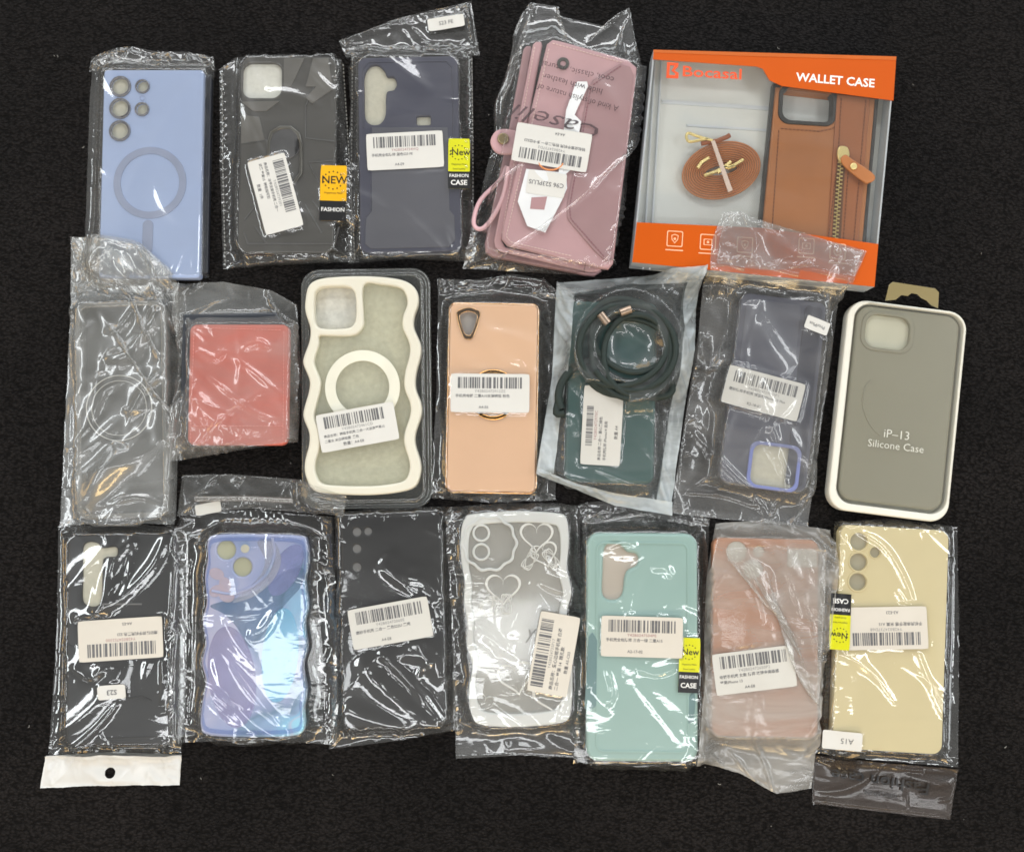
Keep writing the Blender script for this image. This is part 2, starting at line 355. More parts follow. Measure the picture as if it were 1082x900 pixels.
class Sheet: pass
def make_sheet(T, R, B, Lf, seed, ex=0.03, ey=0.03, noise=0.0012, bend=0.25, step=0.0013, gap=0.0004, iters=(110, 70, 40), grav=0.00002, base=0.0008, jitter=0.0003, puff=0.0, patch=1.0, cr=(9, -52, 28), folds=(), amp=1.0, rim=24, soft=7, und=1.0, calm=8, taut_mg=0.008):
    """edges are pixel polylines: T left to right, R top to bottom, B left to right, Lf top to bottom"""
    rng = np.random.default_rng(seed)
    E = [np.array([P(*q)[:2] for q in e]) for e in (T, R, B, Lf)]
    wl = max(np.linalg.norm(np.diff(E[0], axis=0), axis=1).sum(), np.linalg.norm(np.diff(E[2], axis=0), axis=1).sum())
    hl = max(np.linalg.norm(np.diff(E[1], axis=0), axis=1).sum(), np.linalg.norm(np.diff(E[3], axis=0), axis=1).sum())
    D = dilate(HM, 2)
    fl = lambda x, y: hm_get(D, x, y) + gap
    lv = [step * 2.8, step * 1.6, step]
    X = None
    for k, st in enumerate(lv):
        nx, ny = max(8, int(wl / st)), max(8, int(hl / st))
        F = coons(*E, ny, nx)
        F0 = F.copy()
        # tent: the shortest skin over what lies beneath
        f = fl(F[..., 0], F[..., 1]); f[0] -= gap - base; f[-1] -= gap - base; f[:, 0] -= gap - base; f[:, -1] -= gap - base
        z = f.copy() if k == 0 else np.maximum(f, up2(ztent, ny, nx))
        for _ in range(220 if k == 0 else 60):
            a = (z[1:-1, :-2] + z[1:-1, 2:] + z[:-2, 1:-1] + z[2:, 1:-1]) / 4; z[1:-1, 1:-1] = np.maximum(f[1:-1, 1:-1], a)
        ztent = z; Rst = np.dstack([F, z])
        if k == 0:
            px = smooth_noise(np.random.default_rng(seed + 7), 24, 16, 6, 4) * 0.9 * patch; py = smooth_noise(np.random.default_rng(seed + 8), 24, 16, 6, 4) * 0.9 * patch
        EX = np.clip(ex * (1 + up2(px, ny, nx)), -0.004, 0.2); EY = np.clip(ey * (1 + up2(py, ny, nx)), -0.004, 0.2)
        if k == 0:
            X = Rst.copy()
            nz = noise * (smooth_noise(rng, ny, nx, ny // 3, nx // 3) + 0.7 * smooth_noise(rng, ny, nx, ny // 7 + 1, nx // 7 + 1) * 1.5)
            edge = np.ones((ny, nx)); edge[0] = edge[-1] = 0; edge[:, 0] = edge[:, -1] = 0
            X[..., 2] += np.abs(nz) * edge + puff * blur(edge, 12) ** 2
        else:
            X2 = up2(X, ny, nx); X2[0] = Rst[0]; X2[-1] = Rst[-1]; X2[:, 0] = Rst[:, 0]; X2[:, -1] = Rst[:, -1]
            X = X2
            X[1:-1, 1:-1, 2] += 0.00012 * rng.standard_normal((ny - 2, nx - 2))
        X = solve(X, fl, EX, EY, iters[k], bend, grav, Rst)
    # the film is stiff: over the article it spans in broad soft sweeps, only its margins stay crinkled
    ny, nx = X.shape[:2]; inn = np.zeros((ny, nx)); mg = max(2, int(taut_mg / step)); inn[mg:-mg, mg:-mg] = 1; inn = blur(inn, 6)
    zs = np.maximum(blur(X[..., 2], calm), fl(X[..., 0], X[..., 1])); zs = blur(zs, 2); X[..., 2] = X[..., 2] * (1 - inn) + np.maximum(zs, fl(X[..., 0], X[..., 1])) * inn
    # pressed-in creases: long sharp ridges, and the broad folds seen in the photograph
    ny, nx = X.shape[:2]; edge = np.ones((ny, nx)); edge[:2] = edge[-2:] = 0; edge[:, :2] = edge[:, -2:] = 0; edge = blur(edge, 3)
    lo, hi = X[..., :2].reshape(-1, 2).min(0), X[..., :2].reshape(-1, 2).max(0); add = np.zeros((ny, nx))
    for k in range(int(cr[0] * 0.4 + 0.5)):
        c = lo + (hi - lo) * rng.uniform(0.05, 0.95, 2); a = math.radians(rng.normal(cr[1], cr[2])); Ln = rng.uniform(0.010, 0.040); w = rng.uniform(0.0012, 0.0032); am = amp * rng.uniform(0.25, 0.8) * w * 0.62
        dx = X[..., 0] - c[0]; dy = X[..., 1] - c[1]; t = (dx * math.cos(a) + dy * math.sin(a)) / Ln; d = -dx * math.sin(a) + dy * math.cos(a) + rng.normal(0, 0.12) * Ln * t * t
        add += am * np.exp(-(d / w) ** 2) * np.clip(1 - t * t, 0, 1) ** 1.2
    for k in range(soft):
        c = lo + (hi - lo) * rng.uniform(0.0, 1.0, 2); a = math.radians(rng.normal(cr[1], cr[2] * 0.7)); Ln = rng.uniform(0.018, 0.050); w = rng.uniform(0.0032, 0.0080); am = amp * rng.uniform(0.12, 0.30) * w
        dx = X[..., 0] - c[0]; dy = X[..., 1] - c[1]; t = (dx * math.cos(a) + dy * math.sin(a)) / Ln; d = -dx * math.sin(a) + dy * math.cos(a) + rng.normal(0, 0.2) * Ln * t * t
        ww = w * (0.45 + 0.55 * np.clip(1 - t * t, 0, 1)); add += am * np.exp(-(np.abs(d) / ww) ** 1.7) * np.clip(1 - t * t, 0, 1)
    if und > 0:
        q = smooth_noise(rng, ny, nx, int(hl / 0.011), int(wl / 0.011)); add += und * 0.00008 * np.clip(q, 0, 2)
        q = smooth_noise(rng, ny, nx, int(hl / 0.042), int(wl / 0.024)); add += und * 0.0013 * np.clip(q, 0, 2)
    for k in range(rim):
        side = k % 4; u = rng.uniform(0.03, 0.97)
        a0, b0 = ((F[0, int(u * (nx - 1))], F[min(ny - 1, int(ny * .16)), int(u * (nx - 1))]), (F[-1, int(u * (nx - 1))], F[-1 - min(ny - 1, int(ny * .16)), int(u * (nx - 1))]), (F[int(u * (ny - 1)), 0], F[int(u * (ny - 1)), int(nx * .2)]), (F[int(u * (ny - 1)), -1], F[int(u * (ny - 1)), -1 - int(nx * .2)]))[side]
        dv = b0 - a0; a = math.atan2(dv[1], dv[0]) + rng.normal(0, 0.5); Ln = rng.uniform(0.0035, 0.010); w = rng.uniform(0.0006, 0.0013); am = w * rng.uniform(0.3, 0.7); c = a0 + dv / (np.linalg.norm(dv) + 1e-9) * Ln * rng.uniform(0.3, 1.3)
        dx = X[..., 0] - c[0]; dy = X[..., 1] - c[1]; t = (dx * math.cos(a) + dy * math.sin(a)) / Ln; d = -dx * math.sin(a) + dy * math.cos(a)
        add += am * np.exp(-(d / w) ** 2) * np.clip(1 - t * t, 0, 1)
    for pl, w, am in folds:
        q = np.array([P(*g)[:2] for g in spline(pl, 8, False)]); best = np.full((ny, nx), 9.0); tt = np.zeros((ny, nx)); n = len(q) - 1
        for i in range(n):
            e = q[i + 1] - q[i]; l2 = (e ** 2).sum() + 1e-12; u = np.clip(((X[..., 0] - q[i, 0]) * e[0] + (X[..., 1] - q[i, 1]) * e[1]) / l2, 0, 1)
            d = np.hypot(X[..., 0] - q[i, 0] - u * e[0], X[..., 1] - q[i, 1] - u * e[1]); k = d < best; best[k] = d[k]; tt[k] = ((i + u) / n)[k]
        tp = np.clip(1 - (2 * tt - 1) ** 4, 0, 1) ** 0.7; ww = w * (0.55 + 0.45 * tp)
        add = np.maximum(add, 0) + am * np.exp(-(best / ww) ** 2) * tp
    X[..., 2] += add * edge
    # frayed, slightly wavy rim
    for sl in ((0, slice(None)), (-1, slice(None)), (slice(None), 0), (slice(None), -1)):
        n = X[sl].shape[0]; w = np.convolve(rng.standard_normal(n + 8), np.ones(9) / 9, 'valid')[:n]
        X[sl][:, 0] += w * jitter * 2; X[sl][:, 1] += np.roll(w, 5) * jitter * 2
        X[sl][:, 2] += np.abs(w) * jitter
    s = Sheet(); s.X = X; s.E = E; s.base = base
    return s
def region_xy(s, poly, pad=0.0):
    return inside(poly, s.X[..., 0], s.X[..., 1])
def sheet_mesh(s, name, mat, parent, inv, holes=(), crimp=0, under=None, sub=0):
    """link the sheet (and a flat underside) as one mesh; holes are pixel loops cut out; inv is world -> local"""
    X = s.X.copy(); ny, nx = X.shape[:2]
    if crimp:
        for d, ax in ((min(4, nx // 5), 1),):
            i = np.arange(ny)
            for c in range(1, d):
                wv = 0.00035 * np.sign(np.sin(i * 1.25)) ; X[1:-1, c, 2] += wv[1:-1] + 0.0003; X[1:-1, -1 - c, 2] += wv[1:-1] + 0.0003
    s.X = X
    V = X.reshape(-1, 3); F = []
    kill = np.zeros((ny, nx), bool)
    for h in holes: kill |= inside(h, X[..., 0], X[..., 1])
    ok = ~(kill[:-1, :-1] & kill[1:, :-1] & kill[:-1, 1:] & kill[1:, 1:])
    for h in holes:
        hp = np.array(h)[:, :2]
        for j, i in zip(*np.nonzero(inside(h, X[..., 0], X[..., 1]))):
            X[j, i, :2] = hp[((hp - X[j, i, :2]) ** 2).sum(1).argmin()]
    J, I = np.nonzero(ok); a = J * nx + I
    F = np.stack([a + nx, a + nx + 1, a + 1, a], 1)
    if under is not None:
        my, mx = max(6, ny // 5), max(6, nx // 5)
        G = coons(*s.E, my, mx); gz = hm_get(under, G[..., 0], G[..., 1]) + 0.0003
        U = np.dstack([G, gz]); K = np.zeros((my, mx), bool)
        for h in holes: K |= inside(h, G[..., 0], G[..., 1])
        ok = ~(K[:-1, :-1] | K[1:, :-1] | K[:-1, 1:] | K[1:, 1:]); J, I = np.nonzero(ok); b = J * mx + I + len(V)
        F = np.concatenate([F, np.stack([b, b + 1, b + mx + 1, b + mx], 1)]); V = np.concatenate([V, U.reshape(-1, 3)])
    W = np.c_[V, np.ones(len(V))] @ np.array(inv).T
    me = bpy.data.meshes.new(name); me.from_pydata(W[:, :3].tolist(), [], F.tolist())
    me.materials.append(mat); me.polygons.foreach_set('use_smooth', [True] * len(me.polygons)); me.update()
    o = link(name, me, parent)
    # later films rest on this one
    B = up2(X, ny * 2, nx * 2); i = np.clip(((B[..., 0] - HX0) / HR + 0.5).astype(int), 0, 999); j = np.clip(((B[..., 1] - HY0) / HR + 0.5).astype(int), 0, 859)
    np.maximum.at(HM, (j, i), B[..., 2])
    return o

# ------------------------------------------------------------------ a packaged article
class Item:
    def __init__(s, name, label, cat, corners, th=0.011, group=None):
        s.pre = HM.copy()
        TL, TR, BR, BL = [P(x, y, th)[:2] for x, y in corners]
        s.c = (TL + TR + BR + BL) / 4; r = (TR + BR - TL - BL); s.a = math.atan2(r[1], r[0])
        s.w = (np.linalg.norm(TR - TL) + np.linalg.norm(BR - BL)) / 2; s.h = (np.linalg.norm(TL - BL) + np.linalg.norm(TR - BR)) / 2; s.th = th
        e = bpy.data.objects.new(name, None); COL.objects.link(e); e.location = (s.c[0], s.c[1], 0); e.rotation_euler = (0, 0, s.a); e.empty_display_size = 0.02
        e['label'] = label; e['category'] = cat
        if group or cat == 'phone case': e['group'] = group or 'packaged phone cases laid out in rows'
        s.e = e; s.mw = Matrix.Translation((s.c[0], s.c[1], 0)) @ Matrix.Rotation(s.a, 4, 'Z'); s.inv = s.mw.inverted()
    def loc(s, px, py, z=None):
        q = P(px, py, s.th if z is None else z)[:2] - s.c; c, n = math.cos(s.a), math.sin(s.a)
        return (q[0] * c + q[1] * n, -q[0] * n + q[1] * c)
    def world(s, x, y):
        c, n = math.cos(s.a), math.sin(s.a); return (s.c[0] + x * c - y * n, s.c[1] + x * n + y * c)
    def locs(s, pts, z=None): return [s.loc(x, y, z) for x, y in pts]
    def rect(s, ins=0.0): return (-s.w / 2 + ins, -s.h / 2 + ins, s.w / 2 - ins, s.h / 2 - ins)
    def px(s, r, y): return r / FPX * 0.705 * 1.0 * (s.scale(y))
    def scale(s, py):   # metres per photo pixel relative to the middle of the picture
        return float(np.linalg.norm(P(541 + 10, py) - P(541, py)) / 10 / (DIST / FPX))
    def m(s, pxlen, py): return float(np.linalg.norm(P(541 + 10, py, s.th) - P(541, py, s.th)) / 10 * pxlen)
    def mark(s, outline, z): hm_poly([s.world(*q) for q in outline], z)
    def part(s, name, vf, mat, parent=None, label=None, ang=40):
        o = MB().add(vf).build(name, mat, parent or s.e, ang=ang)
        if label: o['label'] = label
        return o

def lens_hole(it, px, py, r, n=36):
    x, y = it.loc(px, py); return circle(x, y, it.m(r, py), n)
def pill(it, pts, r):
    """loop of radius r(px) around a polyline of pixels (its first and last points give the ends)"""
    (x0, y0), (x1, y1) = it.loc(*pts[0]), it.loc(*pts[-1]); R = it.m(r, pts[0][1]); a = math.atan2(y1 - y0, x1 - x0); o = []
    for k in range(13): t = a - math.pi / 2 + math.pi * k / 12; o.append((x1 + R * math.cos(t), y1 + R * math.sin(t)))
    for k in range(13): t = a + math.pi / 2 + math.pi * k / 12; o.append((x0 + R * math.cos(t), y0 + R * math.sin(t)))
    return o

def fit_rect(pts, z):
    """own TL,TR,BR,BL pixels -> centre, x-axis angle, width, height on the plane z"""
    TL, TR, BR, BL = [P(x, y, z)[:2] for x, y in pts]; c = (TL + TR + BR + BL) / 4; r = TR + BR - TL - BL
    return c, math.atan2(r[1], r[0]), (np.linalg.norm(TR - TL) + np.linalg.norm(BR - BL)) / 2, (np.linalg.norm(TL - BL) + np.linalg.norm(TR - BR)) / 2

def barcode(rng, x0, x1, y0, y1, z):
    mb = MB(); n = 104; mod = (x1 - x0) / n; i = 0
    while i < n:
        b = rng.choice([1, 1, 2, 2, 3, 4]); g = rng.choice([1, 1, 1, 2, 2, 3])
        b = min(b, n - i); mb.add(quad(x0 + i * mod, y0, x0 + (i + b) * mod, y1, z)); i += b + g
    return np.concatenate(mb.v), mb.f

def seat(sheet, poly, zmin, margin=0.0035):
    """press the film flat under a sticker; returns the plane z = a x + b y + c (world) it is stuck to"""
    X = sheet.X; k = inside(poly, X[..., 0], X[..., 1])
    q = X[k]; A = np.c_[q[:, 0], q[:, 1], np.ones(len(q))]; a, b, c = np.linalg.lstsq(A, q[:, 2], rcond=None)[0]
    mcl = 0.05; a = max(-mcl, min(mcl, a)); b = max(-mcl, min(mcl, b)); c = np.percentile(q[:, 2] - a * q[:, 0] - b * q[:, 1], 60)
    for x, y in poly: c = max(c, zmin - a * x - b * y)
    w = blur(k.astype(float), 3); w = np.clip(w * 1.6, 0, 1)
    pl = a * X[..., 0] + b * X[..., 1] + c - 0.00012
    X[..., 2] = X[..., 2] * (1 - w) + pl * w
    kk = dilate(k.astype(float), 2) > 0
    X[..., 2] = np.where(kk, np.minimum(X[..., 2], pl), X[..., 2])
    return a, b, c

def sheet_grid(w, h, r, thick, nx=18, ny=10):
    u = np.linspace(-1, 1, nx); t = np.linspace(-1, 1, ny); U, T = np.meshgrid(u, t)
    x = U * w / 2; y = T * h / 2
    x[0, 0] += r * .3; y[0, 0] += r * .3; x[0, -1] -= r * .3; y[0, -1] += r * .3; x[-1, 0] += r * .3; y[-1, 0] -= r * .3; x[-1, -1] -= r * .3; y[-1, -1] -= r * .3
    n = nx * ny; v = np.concatenate([np.c_[x.ravel(), y.ravel(), np.full(n, thick)], np.c_[x.ravel(), y.ravel(), np.zeros(n)]])
    f = []
    for j in range(ny - 1):
        for i in range(nx - 1):
            a = j * nx + i; f.append((a, a + 1, a + nx + 1, a + nx)); f.append((n + a + nx, n + a + nx + 1, n + a + 1, n + a))
    rim = [i for i in range(nx)] + [j * nx + nx - 1 for j in range(1, ny)] + [(ny - 1) * nx + i for i in range(nx - 2, -1, -1)] + [j * nx for j in range(ny - 2, 0, -1)]
    for k in range(len(rim)): a, b = rim[k - 1], rim[k]; f.append((n + a, n + b, b, a))
    return v, f

def sticker(it, name, pts, draw, mat, sheet=None, z=None, r=0.0012, label=None, thick=0.00014, printname='label_print', pmats=None):
    """a printed sticker as its own part of the article; draw(w,h,z,mb) adds the print, its own mesh below it"""
    zz = it.th + 0.001 if z is None else z
    c, a, w, h = fit_rect(pts, zz)
    ca, sa = math.cos(a), math.sin(a)
    wp = [(c[0] + x * ca - y * sa, c[1] + x * sa + y * ca) for x, y in ((-w / 2, h / 2), (w / 2, h / 2), (w / 2, -h / 2), (-w / 2, -h / 2))]
    if sheet is not None: A, B, C = seat(sheet, wp, zz)
    else: A, B, C = 0, 0, zz
    lo = np.array(it.inv)
    rng = random.Random(int(w * 1e6) + int(abs(pts[0][0]) * 7))
    cv1, cv2 = rng.uniform(-0.0006, 0.0009), rng.uniform(-0.0005, 0.0006)
    def tow(vf):
        v, f = vf; x = c[0] + v[:, 0] * ca - v[:, 1] * sa; y = c[1] + v[:, 0] * sa + v[:, 1] * ca
        u = np.clip(v[:, 0] / (w / 2), -1, 1); t = np.clip(v[:, 1] / (h / 2), -1, 1)
        lift = 0.0 if sheet is None else 1.0
        zc = A * x + B * y + C + v[:, 2] + lift * (0.003 * np.maximum(0, abs(u) - .72) ** 1.5 * (1 if cv1 > 0 else 0.3) + abs(cv2) * (1 + np.sin(3.1 * u + 40 * cv1 * 100 + t * 1.3)) * 0.6)
        q = np.c_[x, y, zc, np.ones(len(v))] @ lo.T; return q[:, :3], f
    # paper: a grid so that it can bend with the film
    paper = MB().add(tow(sheet_grid(w, h, r, thick))).build(name, mat, it.e, ang=30)
    if label: paper['label'] = label
    mb = MB(); draw(w, h, thick + 0.00010, mb, rng)
    if mb.v:
        mb.v = [tow((x, None))[0] for x in mb.v]
        mb.build(printname, pmats or [M['ink'], M['ink_red'], M['ink_pale']], paper, smooth=False)
    return paper

def label_draw(code, lines, foot=None, bx=(0.09, 0.09), by=(0.08, 0.40), size=0.105, align='L', redcode=False):
    size = size * 0.88
    """barcode over a code number, lines of product text and a short shelf code"""
    def d(w, h, z, mb, rng):
        x0, x1 = -w / 2 + bx[0] * w, w / 2 - bx[1] * w; y1, y0 = h / 2 - by[0] * h, h / 2 - by[1] * h
        mb.add(barcode(rng, x0, x1, y0, y1, z))
        mb.add(xf(text(code, 0.10 * h, space=1.1), 0, y0 - 0.075 * h, z), 1 if redcode else 2)
        for i, ln in enumerate(lines):
            mb.add(xf(text(ln, size * h, 0.012, 'LEFT'), -w / 2 + 0.06 * w, y0 - (0.20 + 0.135 * i) * h, z), 0)
        if foot: mb.add(xf(text(foot, 0.10 * h, 0.008), -0.08 * w, -h / 2 + 0.13 * h, z), 0)
    return d
def word_draw(word, size=0.5, bold=0.01, dx=0, mi=0):
    def d(w, h, z, mb, rng): mb.add(xf(text(word, size * h, bold), dx * w, 0, z), mi)
    return d
def new_tag_draw(top, fs, split=0.4, l1='FASHION', l2='CASE', sub=('Happiness New', 'Good quality')):
    """two-colour product flash: dotted ring with the word, small lines, dark band with the lower words"""
    def d(w, h, z, mb, rng):
        ys = -h / 2 + split * h
        for i in range(10):
            for j in range(5): mb.add(quad(-w / 2 + w * i / 10, -h / 2 + (ys + h / 2) * j / 5, -w / 2 + w * (i + 1) / 10, -h / 2 + (ys + h / 2) * (j + 1) / 5, z - 0.00006), 1)
        cy = ys + (h / 2 - ys) * 0.58; R = w * 0.36
        for k in range(14):
            t = 2 * math.pi * (k + .5) / 14
            if abs(math.sin(t)) < 0.42 and math.cos(t) > 0: continue
            mb.add((np.array([(R * math.cos(t) + q[0] - .02 * w, cy + R * .95 * math.sin(t) + q[1], z) for q in circle(0, 0, w * 0.032, 6)]), [tuple(range(6))]), 0)
        mb.add(xf(text(top, fs * w, 0.012), 0.03 * w, cy, z), 0)
        for i, ln in enumerate(sub): mb.add(xf(text(ln, w * 0.11, 0.0), 0, ys + (0.22 - 0.14 * i) * (h / 2 - ys), z), 0)
        if l1: mb.add(xf(text(l1, w * 0.215, 0.015), 0, ys - split * h * (0.25 if l2 else .45), z), 2)
        if l2: mb.add(xf(text(l2, w * 0.33, 0.02), 0, ys - split * h * 0.66, z), 2)
    return d
TAGM = lambda: [M['tagblack'], M['tagblack'], M['white']]

SEAL = plastic('pale_heat_seal', (0.30, 0.30, 0.29, 1), 0.3)
# ------------------------------------------------------------------ shared builders for the articles
def scale_loop(lp, k):
    cx = sum(p[0] for p in lp) / len(lp); cy = sum(p[1] for p in lp) / len(lp)
    return [(cx + (x - cx) * k, cy + (y - cy) * k) for x, y in lp]
def body(it, mat, rpx=8, holes=(), bevel=None, name='phone_case', outline=None, insert=None, depth=0.003, label=None, insert_name='camera_opening', z0=0.0006):
    if bevel is None: bevel = 0.0011 if holes else 0.0022
    r = it.m(rpx, 450)
    o = outline or rrect(*it.rect(), r)
    it.outline = o
    c = it.part(name, plate([ccw(o)] + [ccw(h) for h in holes], z0, it.th, bevel), mat, label=label)
    if insert is not None:
        for h in holes: it.part(insert_name, plate([ccw(scale_loop(h, 1.04))], it.th - depth - 0.001, it.th - depth, 0), insert, parent=c)
    it.mark(o, it.th + 0.0008)
    return c
def raised(it, parent, name, loops, mat, h=0.0006, bevel=0.0003, z=None):
    z = it.th if z is None else z
    return it.part(name, plate([ccw(l) for l in loops], z - 0.0004, z + h, bevel), mat, parent=parent)
def grooves(it, parent, name, lines, r, mat, closed=False, z=None):
    """thin ridges along pixel polylines"""
    mb = MB(); z = it.th if z is None else z
    for ln in lines: mb.add(tube([(*it.loc(*q, z), z) for q in ln], r, closed, 2))
    return mb.build(name, mat, parent or it.e)
def stitches(it, parent, lines, mat, z, step=0.0026, ln=0.0017, r=0.0004, name='stitching'):
    mb = MB()
    for pl in lines:
        q = np.array([it.loc(*p, z) for p in pl]); d = np.r_[0, np.cumsum(np.linalg.norm(np.diff(q, axis=0), axis=1))]
        for t in np.arange(0, d[-1] - ln, step):
            a = [np.interp(t, d, q[:, k]) for k in (0, 1)]; b = [np.interp(t + ln, d, q[:, k]) for k in (0, 1)]
            mb.add(tube([(a[0], a[1], z), (b[0], b[1], z)], r, False, 1))
    return mb.build(name, mat, parent)
def bag(it, T, R, B, Lf, seed, **kw): return make_sheet(T, R, B, Lf, seed, **kw)
def quadbag(it, TL, TR, BR, BL, seed, **kw): return make_sheet([TL, TR], [TR, BR], [BL, BR], [TL, BL], seed, **kw)
def bagmesh(it, s, mat, name='plastic_bag', **kw): return sheet_mesh(s, name, mat, it.e, it.inv, under=it.pre, **kw)

# ================================================================== 1 light blue case with magnet ring
it = Item('packaged_phone_case', 'light blue phone case with five round camera holes and grey magnet ring', 'phone case', [(110, 74), (215, 74), (211, 294), (104, 294)], 0.0095)
blue = plastic('light_blue_matte', srgb(158, 175, 210), 0.34, var=0.02)
c = body(it, blue, 4, [lens_hole(it, x, y, r) for x, y, r in ((127.4, 91.8, 9.5), (127.1, 115, 9.5), (126.8, 138.6, 9.5), (150.8, 91.8, 6), (150.3, 115.8, 6))], insert=M['foam_cream'], depth=0.002)
rim = plastic('dark_lens_rim', (0.22, 0.22, 0.24, 1), 0.25, metal=0.6)
for x, y, r in ((127.4, 91.8, 11.3), (127.1, 115, 11.3), (126.8, 138.6, 11.3), (150.8, 91.8, 7.6), (150.3, 115.8, 7.6)):
    p, q = it.loc(x, y); R = it.m(r, y); raised(it, c, 'lens_ring', [circle(p, q, R), circle(p, q, R * 0.76)], rim if r > 9 else rim, 0.0012, 0.0005)
p, q = it.loc(150.6, 103.8); raised(it, c, 'flash_hole', [circle(p, q, it.m(3, 104)), circle(p, q, it.m(2, 104))], plastic('pale_blue_rim', srgb(150, 165, 200), 0.4), 0.0003, 0.0001)
ringm = plastic('grey_blue_ring', srgb(152, 162, 188), 0.26, metal=0.15)
p, q = it.loc(158.6, 193.3); raised(it, c, 'magnet_ring', [circle(p, q, it.m(38.5, 193), 72), circle(p, q, it.m(31, 193), 72)], ringm, 0.0005, 0.0002)
raised(it, c, 'magnet_bar', [pill(it, [(156.5, 238), (155.8, 263)], 5.5)], ringm, 0.0005, 0.0002)
x0, y0, x1, y1 = it.rect()
it.part('side_wall', plate([rrect(x1 + 0.0004, y0 + 0.004, x1 + 0.005, y1 - 0.002, 0.002)], 0.0006, 0.006, 0.0015), plastic('dark_case_side', (0.02, 0.022, 0.03, 1), 0.3))
s = bag(it, [(98.5, 63), (120, 57), (160, 62), (227, 65)], [(227, 65), (226, 100), (221, 294)], [(93, 288), (150, 295), (221, 294)], [(98.5, 63), (95, 110), (90.5, 250), (93, 288)], 11, soft=4, und=0.5, ex=0.008, ey=0.008, noise=0.0006, bend=0.5, cr=(2, -50, 20), folds=(([(210, 90), (190, 120), (160, 170), (140, 210)], .004, .0006),))
bagmesh(it, s, M['opp'])
s = bag(it, [(98.5, 62), (118, 53), (140, 50), (165, 55), (200, 56), (226, 61)], [(226, 61), (228, 76)], [(95.5, 77), (140, 72), (228, 76)], [(98.5, 62), (95.5, 77)], 12, ex=0.05, ey=0.12, noise=0.0016, bend=0.2, step=0.001)
bagmesh(it, s, M['opp'], 'bag_flap')

# ================================================================== 2 smoky armour case with finger ring
it = Item('packaged_phone_case', 'smoky grey armour phone case with finger ring and amber product flash', 'phone case', [(252.5, 60), (347, 59), (361, 268), (254, 266)], 0.011)
hole = rrect(*(lambda a, b: (a[0], b[1], b[0], a[1]))(it.loc(256.5, 66.5), it.loc(297, 103.5)), it.m(10, 80))
smoke = clear_plastic('smoky_clear_plastic', (0.095, 0.093, 0.088, 1), 0.85, 0.12, 1.2)
smoked = plastic('smoky_dark_ridge', (0.06, 0.059, 0.057, 1), 0.35)
smokel = plastic('smoky_pale_panel', (0.115, 0.11, 0.10, 1), 0.35, var=0.15)
c = body(it, smoke, 12, [hole], insert=M['foam'], depth=0.003)
it.part('back_liner', plate([rrect(*it.rect(0.004), 0.006)], 0.0007, 0.0022, 0), plastic('grey_liner', (0.14, 0.14, 0.135, 1), 0.5, var=0.1), parent=c)
for loop in ([(300, 62), (322, 62), (308, 92), (300, 92)], [(255, 108), (296, 107), (282, 118), (268, 118)], [(331, 62), (347, 62), (352, 95), (330, 110), (323, 104), (334, 92), (323, 92)], [(255, 122), (274, 124), (280, 148), (255, 152)]):
    raised(it, c, 'armour_panel', [it.locs(loop)], smokel, 0.0008, 0.0004)
grooves(it, c, 'armour_ridge', [[(345, 62), (323, 112), (323, 146), (354, 150)], [(255, 152), (282, 148), (284, 172)], [(352, 170), (326, 172), (340, 200), (356, 206)], [(259, 232), (272, 215), (270, 190)], [(270, 240), (282, 258)], [(330, 212), (352, 240)], [(322, 216), (340, 246)], [(258, 246), (262, 258), (354, 258), (358, 240)]], 0.0007, smoked)
p, q = it.loc(300.7, 152); raised(it, c, 'ring_disc', [circle(p, q, it.m(17.5, 152))], plastic('brushed_dark_disc', (0.16, 0.16, 0.165, 1), 0.28, metal=0.7, var=0.2), 0.0012, 0.0004)
raised(it, c, 'finger_ring', [it.locs([(283, 150), (286, 140), (296, 134), (308, 134), (317, 141), (320, 152), (320, 184), (311, 197), (294, 199), (283, 186)]), it.locs([(286, 151), (289, 142), (297, 137), (307, 137), (314, 143), (317, 152), (317, 183), (309, 194), (295, 196), (286, 185)])], plastic('grey_ring_metal', (0.16, 0.155, 0.14, 1), 0.3, metal=0.8), 0.002, 0.0006)
s = bag(it, [(232, 74), (250, 61), (300, 58), (361, 63)], [(361, 63), (368, 150), (376.5, 277)], [(236, 285), (280, 279), (376.5, 277)], [(232, 74), (233, 180), (236, 285)], 21, ex=0.02, ey=0.01, noise=0.0008, bend=0.4, cr=(5, -50, 30))
sticker(it, 'product_flash', [(337.8, 174.7), (366, 176), (366.5, 233.5), (339.5, 234)], new_tag_draw('NEW', 0.42, 0.36, 'FASHION', None, ('Happiness New',)), M['amber'], s, printname='flash_print', pmats=TAGM())
sticker(it, 'barcode_label', [(300, 160.5), (321.7, 238), (281, 249.5), (262, 173)], label_draw('Y42B024739201', ['商品名称：冰甲支架手机壳 二合一', '透黑 苹果15  磁吸指环扣'], '数量  1件', bx=(0.07, 0.22), by=(0.08, 0.36), size=0.10), M['paper'], s, z=0.0138)
bagmesh(it, s, M['opp'], crimp=3)
for ln in ([(234.5, 78), (235.5, 180), (238, 283)], [(362.5, 68), (368, 150), (375, 275)]): stitches(it, it.e, [ln], SEAL, 0.0022, 0.0030, 0.0017, 0.00045, name='heat_seal')

